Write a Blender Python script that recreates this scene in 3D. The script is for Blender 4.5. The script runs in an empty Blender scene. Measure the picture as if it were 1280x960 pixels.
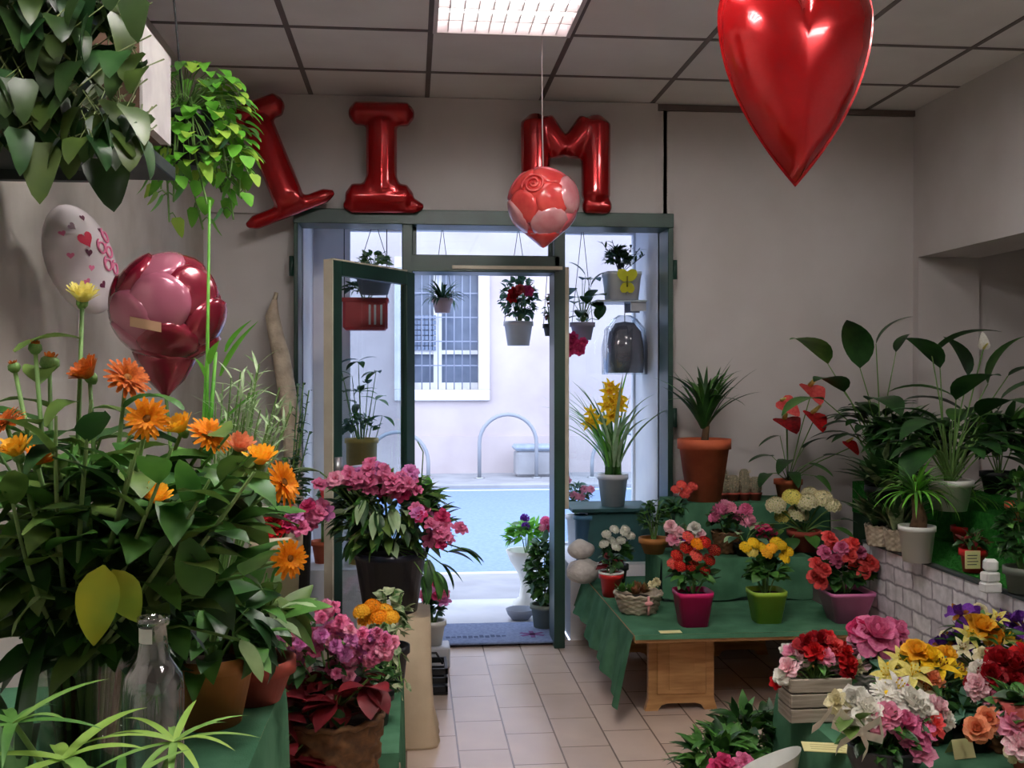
import bpy, math, random
from mathutils import Vector, Matrix, Quaternion
V = Vector
R = random.Random(7)
scene = bpy.context.scene
COL = scene.collection
PI = math.pi
UP = V((0, 0, 1))

# ------------------------------------------------------------------ camera
F = 1300.0
EYE = V((0, 0, 1.42))
YAW, PITCH = math.atan(125 / F), math.radians(-0.44)
ROT = Matrix.Rotation(-YAW, 3, 'Z') @ Matrix.Rotation(PITCH, 3, 'X')
cam_data = bpy.data.cameras.new('camera')
cam = bpy.data.objects.new('camera', cam_data)
COL.objects.link(cam)
cam.location = EYE
cam.rotation_euler = (ROT @ Matrix.Rotation(PI / 2, 3, 'X')).to_euler()
cam_data.sensor_width = 36
cam_data.lens = 36 * F / 1280
cam_data.clip_start = 0.05
scene.camera = cam


def ray(u, v):
    return ROT @ V(((u - 640) / F, 1, (480 - v) / F))


def at(u, v, Y):
    "world point seen at pixel (u, v) of the 1280x960 photo at depth Y"
    d = ray(u, v)
    return EYE + d * (Y / d.y)


def atz(u, v, z):
    "world point seen at pixel (u, v) lying at height z"
    d = ray(u, v)
    return EYE + d * ((z - EYE.z) / d.z)


# ------------------------------------------------------------------ materials
def lin(c):
    c /= 255.0
    return c / 12.92 if c <= 0.04045 else ((c + 0.055) / 1.055) ** 2.4


def C(r, g, b):
    return (lin(r), lin(g), lin(b), 1)


MATS = {}


def mat(name, c1, c2=None, rough=0.6, scale=8.0, spec=0.4, metal=0.0, bump=0.0, bscale=60.0, trans=0.0, coat=0.0, obj_rand=0.0, detail=3.0, stretch=None):
    if name in MATS:
        return MATS[name]
    m = bpy.data.materials.new(name)
    m.use_nodes = True
    nt = m.node_tree
    nt.nodes.clear()
    N, L = nt.nodes.new, nt.links.new
    out = N('ShaderNodeOutputMaterial')
    p = N('ShaderNodeBsdfPrincipled')
    p.inputs['Roughness'].default_value = rough
    p.inputs['Metallic'].default_value = metal
    p.inputs['Specular IOR Level'].default_value = spec
    p.inputs['Coat Weight'].default_value = coat
    tc = N('ShaderNodeTexCoord')
    src = tc.outputs['Object']
    if stretch:
        mp = N('ShaderNodeMapping')
        mp.inputs['Scale'].default_value = stretch
        L(src, mp.inputs['Vector'])
        src = mp.outputs['Vector']
    c2 = c2 or c1
    nz = N('ShaderNodeTexNoise')
    nz.inputs['Scale'].default_value = scale
    nz.inputs['Detail'].default_value = detail
    L(src, nz.inputs['Vector'])
    rp = N('ShaderNodeValToRGB')
    rp.color_ramp.elements[0].position = 0.35
    rp.color_ramp.elements[1].position = 0.65
    rp.color_ramp.elements[0].color = c1
    rp.color_ramp.elements[1].color = c2
    L(nz.outputs['Fac'], rp.inputs['Fac'])
    col = rp.outputs['Color']
    if obj_rand:
        oi = N('ShaderNodeObjectInfo')
        hv = N('ShaderNodeHueSaturation')
        mr = N('ShaderNodeMapRange')
        mr.inputs['To Min'].default_value = 1 - obj_rand
        mr.inputs['To Max'].default_value = 1 + obj_rand
        L(oi.outputs['Random'], mr.inputs['Value'])
        L(mr.outputs['Result'], hv.inputs['Value'])
        L(col, hv.inputs['Color'])
        col = hv.outputs['Color']
    L(col, p.inputs['Base Color'])
    if bump:
        bz = N('ShaderNodeTexNoise')
        bz.inputs['Scale'].default_value = bscale
        L(src, bz.inputs['Vector'])
        bp = N('ShaderNodeBump')
        bp.inputs['Strength'].default_value = bump
        bp.inputs['Distance'].default_value = 0.01
        L(bz.outputs['Fac'], bp.inputs['Height'])
        L(bp.outputs['Normal'], p.inputs['Normal'])
    sh = p.outputs['BSDF']
    if trans:
        tr = N('ShaderNodeBsdfTranslucent')
        L(col, tr.inputs['Color'])
        mx = N('ShaderNodeMixShader')
        mx.inputs['Fac'].default_value = trans
        L(sh, mx.inputs[1])
        L(tr.outputs['BSDF'], mx.inputs[2])
        sh = mx.outputs['Shader']
    L(sh, out.inputs['Surface'])
    MATS[name] = m
    return m


def glass_mat(name, tint, refl=0.06, edge=0.5, rough=0.02):
    m = bpy.data.materials.new(name)
    m.use_nodes = True
    nt = m.node_tree
    nt.nodes.clear()
    N, L = nt.nodes.new, nt.links.new
    out = N('ShaderNodeOutputMaterial')
    t = N('ShaderNodeBsdfTransparent')
    t.inputs['Color'].default_value = tint
    g = N('ShaderNodeBsdfGlossy')
    g.inputs['Roughness'].default_value = rough
    lw = N('ShaderNodeLayerWeight')
    lw.inputs['Blend'].default_value = 0.25
    mr = N('ShaderNodeMapRange')
    mr.inputs['To Min'].default_value = refl
    mr.inputs['To Max'].default_value = edge
    L(lw.outputs['Facing'], mr.inputs['Value'])
    mx = N('ShaderNodeMixShader')
    L(mr.outputs['Result'], mx.inputs['Fac'])
    L(t.outputs['BSDF'], mx.inputs[1])
    L(g.outputs['BSDF'], mx.inputs[2])
    L(mx.outputs['Shader'], out.inputs['Surface'])
    MATS[name] = m
    return m


def emit_mat(name, col, strength):
    m = bpy.data.materials.new(name)
    m.use_nodes = True
    nt = m.node_tree
    nt.nodes.clear()
    out = nt.nodes.new('ShaderNodeOutputMaterial')
    e = nt.nodes.new('ShaderNodeEmission')
    e.inputs['Color'].default_value = col
    e.inputs['Strength'].default_value = strength
    nt.links.new(e.outputs['Emission'], out.inputs['Surface'])
    MATS[name] = m
    return m


def brick_mat(name, c1, c2, mortar, bw, rh, ms, rough, swap=True, axes=('Y', 'X'), bump=0.3, offset=0.5, noise_amt=0.35, spec=0.4, msmooth=0.1, warp=0.0):
    "procedural brick / tile pattern laid in metres on two object axes"
    m = bpy.data.materials.new(name)
    m.use_nodes = True
    nt = m.node_tree
    nt.nodes.clear()
    N, L = nt.nodes.new, nt.links.new
    out = N('ShaderNodeOutputMaterial')
    p = N('ShaderNodeBsdfPrincipled')
    p.inputs['Roughness'].default_value = rough
    p.inputs['Specular IOR Level'].default_value = spec
    tc = N('ShaderNodeTexCoord')
    sp = N('ShaderNodeSeparateXYZ')
    cb = N('ShaderNodeCombineXYZ')
    L(tc.outputs['Object'], sp.inputs[0])
    L(sp.outputs[axes[0]], cb.inputs['X'])
    L(sp.outputs[axes[1]], cb.inputs['Y'])
    b = N('ShaderNodeTexBrick')
    b.offset = offset
    b.inputs['Scale'].default_value = 1
    b.inputs['Brick Width'].default_value = bw
    b.inputs['Row Height'].default_value = rh
    b.inputs['Mortar Size'].default_value = ms
    b.inputs['Mortar Smooth'].default_value = msmooth
    b.inputs['Color1'].default_value = c1
    b.inputs['Color2'].default_value = c2
    b.inputs['Mortar'].default_value = mortar
    L(cb.outputs[0], b.inputs['Vector'])
    nz = N('ShaderNodeTexNoise')
    nz.inputs['Scale'].default_value = 5
    nz.inputs['Detail'].default_value = 5
    L(tc.outputs['Object'], nz.inputs['Vector'])
    mr = N('ShaderNodeMapRange')
    mr.inputs['To Min'].default_value = 1 - noise_amt
    mr.inputs['To Max'].default_value = 1 + noise_amt
    L(nz.outputs['Fac'], mr.inputs['Value'])
    hv = N('ShaderNodeHueSaturation')
    L(b.outputs['Color'], hv.inputs['Color'])
    L(mr.outputs['Result'], hv.inputs['Value'])
    if warp:
        wn = N('ShaderNodeTexNoise')
        wn.inputs['Scale'].default_value = 14
        L(tc.outputs['Object'], wn.inputs['Vector'])
        va = N('ShaderNodeVectorMath')
        va.operation = 'MULTIPLY_ADD'
        L(wn.outputs['Color'], va.inputs[0])
        va.inputs[1].default_value = (warp, warp, 0)
        L(cb.outputs[0], va.inputs[2])
        L(va.outputs[0], b.inputs['Vector'])
        nz.inputs['Scale'].default_value = 22
    L(hv.outputs['Color'], p.inputs['Base Color'])
    bp = N('ShaderNodeBump')
    bp.inputs['Strength'].default_value = bump
    bp.inputs['Distance'].default_value = 0.004
    bp.invert = True
    L(b.outputs['Fac'], bp.inputs['Height'])
    L(bp.outputs['Normal'], p.inputs['Normal'])
    L(p.outputs['BSDF'], out.inputs['Surface'])
    MATS[name] = m
    return m


# ------------------------------------------------------------------ mesh builder
class MB:
    def __init__(self):
        self.v, self.f, self.m, self.s = [], [], [], []

    def add(self, verts, faces, mi=0, smooth=True):
        o = len(self.v)
        self.v.extend([tuple(x) for x in verts])
        for fc in faces:
            self.f.append([i + o for i in fc])
            self.m.append(mi)
            self.s.append(smooth)
        return self

    def box(self, lo, hi, mi=0, rot=None, pivot=None, bev=0.0):
        x0, y0, z0 = lo
        x1, y1, z1 = hi
        if bev <= 0:
            vs = [V(p) for p in ((x0, y0, z0), (x1, y0, z0), (x1, y1, z0), (x0, y1, z0), (x0, y0, z1), (x1, y0, z1), (x1, y1, z1), (x0, y1, z1))]
            fs = [(0, 3, 2, 1), (4, 5, 6, 7), (0, 1, 5, 4), (1, 2, 6, 5), (2, 3, 7, 6), (3, 0, 4, 7)]
        else:
            b = min(bev, (x1 - x0) * .45, (y1 - y0) * .45, (z1 - z0) * .45)
            cx, cy, cz = (x0 + x1) / 2, (y0 + y1) / 2, (z0 + z1) / 2
            hx, hy, hz = (x1 - x0) / 2, (y1 - y0) / 2, (z1 - z0) / 2
            vs, fs, idx = [], [], {}
            for sx in (-1, 1):
                for sy in (-1, 1):
                    for sz in (-1, 1):
                        for k in range(3):
                            q = [sx * (hx - b), sy * (hy - b), sz * (hz - b)]
                            q[k] = (sx * hx, sy * hy, sz * hz)[k]
                            idx[(sx, sy, sz, k)] = len(vs)
                            vs.append(V((cx + q[0], cy + q[1], cz + q[2])))
            I = lambda sx, sy, sz, k: idx[(sx, sy, sz, k)]
            for s in (-1, 1):
                fs.append([I(s, -1, -1, 0), I(s, 1, -1, 0), I(s, 1, 1, 0), I(s, -1, 1, 0)][::s])
                fs.append([I(-1, s, -1, 1), I(-1, s, 1, 1), I(1, s, 1, 1), I(1, s, -1, 1)][::s])
                fs.append([I(-1, -1, s, 2), I(1, -1, s, 2), I(1, 1, s, 2), I(-1, 1, s, 2)][::s])
            for a in (-1, 1):
                for c in (-1, 1):
                    k = a * c
                    fs.append([I(a, c, -1, 0), I(a, c, -1, 1), I(a, c, 1, 1), I(a, c, 1, 0)][::k])
                    fs.append([I(a, -1, c, 2), I(a, -1, c, 0), I(a, 1, c, 0), I(a, 1, c, 2)][::k])
                    fs.append([I(-1, a, c, 1), I(-1, a, c, 2), I(1, a, c, 2), I(1, a, c, 1)][::k])
                    for d in (-1, 1):
                        fs.append([I(a, c, d, 0), I(a, c, d, 1), I(a, c, d, 2)][::a * c * d])
        if rot is not None:
            pv = V(pivot) if pivot is not None else V(((x0 + x1) / 2, (y0 + y1) / 2, (z0 + z1) / 2))
            vs = [pv + rot @ (p - pv) for p in vs]
        return self.add(vs, fs, mi, False)

    def tube(self, pts, rad, n=6, mi=0, caps=True):
        pts = [V(p) for p in pts]
        if not isinstance(rad, (list, tuple)):
            rad = [rad] * len(pts)
        d0 = (pts[1] - pts[0]).normalized()
        a = d0.cross(UP if abs(d0.z) < .9 else V((1, 0, 0))).normalized()
        vs, fs = [], []
        for i, p in enumerate(pts):
            d = (pts[min(i + 1, len(pts) - 1)] - pts[max(i - 1, 0)])
            if d.length < 1e-9:
                d = d0.copy()
            d.normalize()
            a = (a - d * a.dot(d))
            if a.length < 1e-6:
                a = d.orthogonal()
            a.normalize()
            b = d.cross(a)
            for k in range(n):
                t = 2 * PI * k / n
                vs.append(p + (a * math.cos(t) + b * math.sin(t)) * rad[i])
        for i in range(len(pts) - 1):
            for k in range(n):
                k2 = (k + 1) % n
                fs.append((i * n + k, i * n + k2, (i + 1) * n + k2, (i + 1) * n + k))
        if caps:
            fs.append(tuple(range(n))[::-1])
            fs.append(tuple((len(pts) - 1) * n + k for k in range(n)))
        return self.add(vs, fs, mi)

    def lathe(self, prof, n=24, c=(0, 0, 0), mi=0, smooth=True, sq=0.0, fn=None, phase=0.0):
        "prof: (radius, z) pairs; sq > 0 pulls the ring towards a rounded square"
        c = V(c)
        vs, fs = [], []
        for j, (r, z) in enumerate(prof):
            for k in range(n):
                t = 2 * PI * k / n + phase
                q = 1.0
                if sq:
                    e = 2 + sq
                    q = (abs(math.cos(t)) ** e + abs(math.sin(t)) ** e) ** (-1 / e)
                rr = r * q
                if fn:
                    rr += fn(j, k, r, z)
                vs.append(c + V((rr * math.cos(t), rr * math.sin(t), z)))
        for j in range(len(prof) - 1):
            for k in range(n):
                k2 = (k + 1) % n
                fs.append((j * n + k, j * n + k2, (j + 1) * n + k2, (j + 1) * n + k))
        if prof[0][0] > 1e-5:
            fs.append(tuple(range(n))[::-1])
        if prof[-1][0] > 1e-5:
            fs.append(tuple((len(prof) - 1) * n + k for k in range(n)))
        return self.add(vs, fs, mi, smooth)

    def ball(self, c, r, n=10, m=7, mi=0, sc=(1, 1, 1), rot=None):
        c = V(c)
        vs, fs = [], []
        for j in range(m + 1):
            ph = PI * j / m
            for k in range(n):
                t = 2 * PI * k / n
                p = V((math.sin(ph) * math.cos(t) * sc[0], math.sin(ph) * math.sin(t) * sc[1], math.cos(ph) * sc[2])) * r
                if rot is not None:
                    p = rot @ p
                vs.append(c + p)
        for j in range(m):
            for k in range(n):
                k2 = (k + 1) % n
                fs.append((j * n + k, (j + 1) * n + k, (j + 1) * n + k2, j * n + k2))
        return self.add(vs, fs, mi)

    def grid(self, fn, nu, nv, mi=0, smooth=True):
        vs = [fn(i / nu, j / nv) for j in range(nv + 1) for i in range(nu + 1)]
        fs = [(j * (nu + 1) + i, j * (nu + 1) + i + 1, (j + 1) * (nu + 1) + i + 1, (j + 1) * (nu + 1) + i) for j in range(nv) for i in range(nu)]
        return self.add(vs, fs, mi, smooth)

    def prism(self, poly, y0, y1, mi=0):
        "closed outline in x, z extruded along y"
        n = len(poly)
        vs = [V((x, y0, z)) for x, z in poly] + [V((x, y1, z)) for x, z in poly]
        fs = [tuple(range(n)), tuple(range(n, 2 * n))[::-1]] + [(i, i + n, (i + 1) % n + n, (i + 1) % n) for i in range(n)]
        return self.add(vs, fs, mi, False)

    def leaf(self, base, d, L, W, shape='ovate', droop=0.5, fold=0.25, n=5, mi=0, up=UP, roll=0.0, wave=0.0):
        p = V(base)
        d = V(d).normalized()
        up = V(up)
        side = d.cross(up)
        if side.length < 1e-3:
            side = d.cross(V((1, 0.3, 0)))
        side.normalize()
        if roll:
            side = Quaternion(d, roll) @ side
        prof = SHAPES[shape]
        q = Quaternion(side, -droop / n)
        vs, fs = [], []
        ph = R.random() * 6
        for i in range(n + 1):
            t = i / n
            w = W * .5 * prof(t)
            nr = side.cross(d).normalized()
            wv = wave * W * math.sin(ph + t * 9)
            vs += [p - side * w + nr * (fold * w + wv), p.copy(), p + side * w + nr * (fold * w - wv)]
            p = p + d * (L / n)
            d = (q @ d).normalized()
        for i in range(n):
            a = i * 3
            fs += [(a, a + 3, a + 4, a + 1), (a + 1, a + 4, a + 5, a + 2)]
        return self.add(vs, fs, mi)

    def build(self, name, mats, parent=None, loc=(0, 0, 0), rot=None, label=None):
        me = bpy.data.meshes.new(name)
        me.from_pydata(self.v, [], self.f)
        if not isinstance(mats, (list, tuple)):
            mats = [mats]
        for m in mats:
            me.materials.append(m)
        me.polygons.foreach_set('material_index', self.m)
        me.polygons.foreach_set('use_smooth', self.s)
        me.update()
        return link(name, me, parent, loc, rot, label)


def link(name, me, parent=None, loc=(0, 0, 0), rot=None, label=None, scale=None):
    o = bpy.data.objects.new(name, me)
    COL.objects.link(o)
    o.location = loc
    if rot is not None:
        o.rotation_euler = rot
    if scale is not None:
        o.scale = (scale,) * 3 if isinstance(scale, (int, float)) else scale
    if parent is not None:
        o.parent = parent
    if label:
        o['label'] = label
    return o


SHAPES = {
    'ovate': lambda t: max(0.03, math.sin(PI * min(1, t ** 0.8)) ** 0.9),
    'heart': lambda t: 0.55 if t < .01 else max(0.0, (1 - t) ** 0.62 * min(1, .62 + t * 2.2) * 1.02),
    'lance': lambda t: max(0.05, math.sin(PI * min(1, (t * .92 + .06) ** 0.75))),
    'strap': lambda t: min(1, .55 + t * 2) * (1 - t ** 3) + 0.02,
    'petal': lambda t: max(0.06, min(1, .35 + t * 1.15) * (1 - max(0, t - .62) ** 2 * 5.2)),
    'round': lambda t: max(0.08, math.sqrt(max(0, 1 - (2 * (t * .93 + .07) - 1) ** 2))),
    'ray': lambda t: max(0.15, min(1, .5 + t) * (1 - max(0, t - .75) * 2.2)),
}


def thing(name, label, cat, loc=(0, 0, 0), rotz=0.0, group=None, rot=None):
    o = bpy.data.objects.new(name, None)
    COL.objects.link(o)
    o.empty_display_size = 0.05
    o.location = loc
    o.rotation_euler = rot if rot is not None else (0, 0, rotz)
    o['label'] = label
    o['category'] = cat
    if group:
        o['group'] = group
    return o


def tag(o, label, cat, group=None, kind=None):
    o['label'] = label
    o['category'] = cat
    if group:
        o['group'] = group
    if kind:
        o['kind'] = kind
    return o


def struct(o):
    o['kind'] = 'structure'
    return o


def ru(a, b):
    return R.uniform(a, b)


def rdir(elev0=0.0, elev1=1.2):
    a, e = ru(0, 2 * PI), ru(elev0, elev1)
    return V((math.cos(a) * math.cos(e), math.sin(a) * math.cos(e), math.sin(e)))


# ------------------------------------------------------------------ palette
WHITE_WALL = mat('wall_paint', C(208, 202, 200), C(198, 191, 188), rough=.85, scale=2.0, bump=.05, bscale=40)
WALL_LEFT = mat('rough_plaster', C(212, 206, 198), C(190, 182, 172), rough=.9, scale=3.5, bump=.12, bscale=22, detail=5)
CEIL = mat('ceiling_tile', C(244, 238, 236), C(236, 229, 227), rough=.9, scale=3, bump=.06, bscale=220)
TBAR = mat('ceiling_grid_metal', C(118, 104, 102), C(106, 94, 92), rough=.5, scale=5)
FLOOR = brick_mat('floor_tiles', C(202, 182, 168), C(192, 170, 156), C(124, 108, 98), .33, .195, .0035, .24, axes=('Y', 'X'), bump=.4, noise_amt=.14, spec=.6)
GREEN_MET = mat('green_frame_paint', C(30, 66, 54), C(22, 52, 44), rough=.38, scale=6, spec=.5)
CREAM_MET = mat('cream_edge_trim', C(214, 206, 186), C(200, 190, 170), rough=.45)
GLASS = glass_mat('window_glass', (.93, .96, .97, 1), .04, .35)
LEAFGLASS = glass_mat('door_glass', (.9, .93, .95, 1), .05, .35)
VASEGLASS = glass_mat('clear_vase_glass', (.80, .83, .84, 1), .14, .95)
CELLO = glass_mat('clear_film', (.9, .93, .95, 1), .1, .6, .08)
BAY = mat('bay_white_paint', C(238, 238, 242), C(228, 228, 236), rough=.7, scale=4)
MARBLE = mat('pale_marble', C(190, 192, 198), C(168, 172, 180), rough=.4, scale=4, detail=6)
ASPHALT = mat('asphalt', C(122, 142, 176), C(110, 130, 164), rough=.9, scale=30, bump=.2, bscale=200)  # the sky's reflection on the road is mixed into this bluish colour
PAVE = mat('pavement_stone', C(150, 150, 156), C(136, 136, 142), rough=.85, scale=3, bump=.1)
FACADE = mat('pale_plaster_facade', C(184, 173, 176), C(170, 158, 162), rough=.9, scale=1.2, detail=6, bump=.1, bscale=12)
STONE_TRIM = mat('white_stone_surround', C(206, 205, 207), C(194, 193, 196), rough=.8, scale=5)
DARKGLASS = mat('far_window_glass', C(112, 122, 142), C(88, 98, 118), rough=.15, scale=2)
STEEL = mat('brushed_steel', C(190, 192, 196), C(170, 172, 178), rough=.3, metal=.8)
IRON = mat('dark_iron', C(60, 64, 74), C(48, 52, 60), rough=.5, metal=.3)
GREEN_CLOTH = mat('green_felt', C(76, 118, 90), C(58, 100, 74), rough=.95, spec=.05, scale=10, bump=.15, bscale=300)
TURF = mat('artificial_turf', C(52, 122, 48), C(34, 96, 36), rough=.95, spec=.05, scale=60, bump=.5, bscale=400)
WOOD = mat('pale_pine', C(196, 150, 98), C(168, 122, 74), rough=.6, scale=6, stretch=(1, 1, 8))
DARKWOOD = mat('dark_shelf_board', C(66, 74, 74), C(52, 60, 60), rough=.6, scale=8)
BROWNWOOD = mat('brown_wood', C(120, 92, 74), C(96, 72, 58), rough=.7, scale=10, stretch=(1, 6, 1))
GREYWOOD = mat('weathered_grey_wood', C(170, 158, 142), C(130, 118, 104), rough=.8, scale=9, stretch=(1, 1, 12))
KRAFT = mat('beige_kraft', C(202, 184, 156), C(186, 166, 138), rough=.8, scale=5, bump=.15, bscale=25)
TERRA = mat('terracotta', C(196, 98, 62), C(170, 80, 50), rough=.75, scale=9)
TERRA_D = mat('dark_terracotta', C(150, 62, 46), C(126, 50, 38), rough=.7, scale=9)
TERRA_Y = mat('ochre_terracotta', C(176, 118, 58), C(146, 92, 44), rough=.65, scale=7)
POTWHITE = mat('white_glaze', C(226, 226, 220), C(214, 212, 204), rough=.35, scale=5)
POTGREY = mat('grey_plastic', C(214, 216, 222), C(200, 202, 210), rough=.5, scale=6)
POTNAVY = mat('navy_pot', C(26, 28, 44), C(18, 20, 34), rough=.3, scale=6)
POTBLACK = mat('black_plastic', C(30, 32, 34), C(22, 24, 26), rough=.5)
POTMAG = mat('magenta_glaze', C(206, 28, 106), C(186, 20, 92), rough=.35)
POTLIME = mat('lime_glaze', C(150, 182, 60), C(134, 166, 50), rough=.4)
POTPINK = mat('mauve_glaze', C(216, 124, 172), C(198, 106, 156), rough=.35)
POTRED = mat('red_glaze', C(204, 40, 40), C(180, 28, 30), rough=.4)
POTYEL = mat('yellow_glaze', C(222, 196, 110), C(206, 176, 90), rough=.45)
SOIL = mat('potting_soil', C(52, 40, 30), C(34, 26, 20), rough=1, scale=60, bump=.6, bscale=90)
WICKER = mat('brown_wicker', C(118, 82, 48), C(82, 56, 34), rough=.7, scale=40)
WICKER_P = mat('pale_wicker', C(196, 182, 160), C(160, 146, 126), rough=.75, scale=40)
TAGY = mat('yellow_card', C(226, 220, 160), C(218, 210, 146), rough=.7)
TAGW = mat('white_card', C(232, 232, 228), C(222, 222, 218), rough=.7)
INK = mat('dark_ink', C(60, 60, 66), rough=.8)
RIBBON = mat('cream_ribbon', C(222, 212, 196), C(206, 194, 176), rough=.4)
STRING = mat('white_string', C(226, 210, 210), rough=.6)
BRICKP = brick_mat('white_brick_print', C(228, 226, 228), C(204, 199, 205), C(134, 130, 138), .155, .072, .009, .6, axes=('Y', 'Z'), bump=.3, noise_amt=.6, msmooth=1.0, warp=.03)
GDARK = mat('leaf_dark', C(24, 56, 26), C(44, 84, 36), rough=.42, scale=14, trans=.15)
GMID = mat('leaf_mid', C(52, 100, 40), C(82, 132, 54), rough=.45, scale=14, trans=.2)
GOLIVE = mat('leaf_olive', C(66, 96, 40), C(100, 128, 56), rough=.5, scale=12, trans=.2)
GBRIGHT = mat('leaf_bright', C(84, 160, 44), C(124, 196, 70), rough=.45, scale=14, trans=.3)
GLIME = mat('leaf_lime', C(140, 184, 60), C(172, 208, 84), rough=.5, scale=10, trans=.3)
GYELL = mat('leaf_yellowing', C(190, 190, 50), C(140, 170, 56), rough=.5, scale=9, trans=.3)
GBLUE = mat('leaf_bluegreen', C(60, 104, 84), C(92, 132, 108), rough=.5, scale=14, trans=.2)
GPALE = mat('leaf_pale_sage', C(150, 180, 132), C(180, 204, 158), rough=.6, scale=20, trans=.3)
GVAR = mat('leaf_variegated', C(58, 108, 50), C(206, 212, 172), rough=.45, scale=36, trans=.2)
GVARD = mat('leaf_dark_variegated', C(26, 54, 28), C(150, 166, 120), rough=.42, scale=30, trans=.1)
MAROON = mat('leaf_maroon', C(82, 14, 22), C(118, 24, 32), rough=.5, scale=16, trans=.15)
STEMG = mat('stem_green', C(90, 128, 64), C(112, 148, 78), rough=.6, scale=12)
BARK = mat('brown_bark', C(110, 84, 58), C(80, 58, 40), rough=.9, scale=30, bump=.5, bscale=60)
CACT = mat('cactus_grey', C(112, 112, 88), C(140, 128, 108), rough=.8, scale=40, bump=.8, bscale=140)


def pet(name, a, b, tr=.25, sc=9, rough=.6):
    return mat('petal_' + name, a, b, rough=rough, scale=sc, trans=tr, spec=.25, obj_rand=.12)


P_ORANGE = pet('orange', C(252, 170, 30), C(244, 136, 16))
P_YELOR = pet('amber', C(254, 206, 66), C(250, 176, 36))
P_RUST = pet('rust', C(214, 116, 40), C(180, 84, 30))
P_PINK = pet('pink', C(232, 138, 174), C(214, 100, 148))
P_LPINK = pet('light_pink', C(244, 176, 198), C(236, 146, 178))
P_HOT = pet('hot_pink', C(214, 64, 116), C(188, 46, 98))
P_LILAC = pet('lilac_pink', C(228, 150, 204), C(208, 118, 184))
P_RED = pet('red', C(214, 34, 36), C(180, 22, 28))
P_DRED = pet('dark_red', C(160, 16, 26), C(120, 10, 20))
P_CORAL = pet('coral', C(240, 104, 96), C(226, 76, 80))
P_WHITE = pet('white', C(240, 238, 228), C(226, 222, 210))
P_CREAM = pet('cream', C(240, 232, 196), C(226, 216, 170))
P_YEL = pet('yellow', C(248, 216, 50), C(240, 196, 30))
P_PALEY = pet('pale_yellow', C(242, 230, 140), C(228, 216, 110))
P_PURP = pet('purple', C(124, 62, 170), C(94, 42, 140))
P_PEACH = pet('peach', C(244, 166, 120), C(236, 140, 100))
P_PWHITE = pet('pink_white', C(246, 222, 222), C(236, 170, 186))
P_CENTRE = pet('flower_centre', C(170, 110, 30), C(120, 70, 24))
P_GREENC = pet('green_centre', C(170, 190, 70), C(140, 166, 50))

# ------------------------------------------------------------------ blooms (unit radius, facing +Z, cached meshes)
BLOOMS = {}


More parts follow.
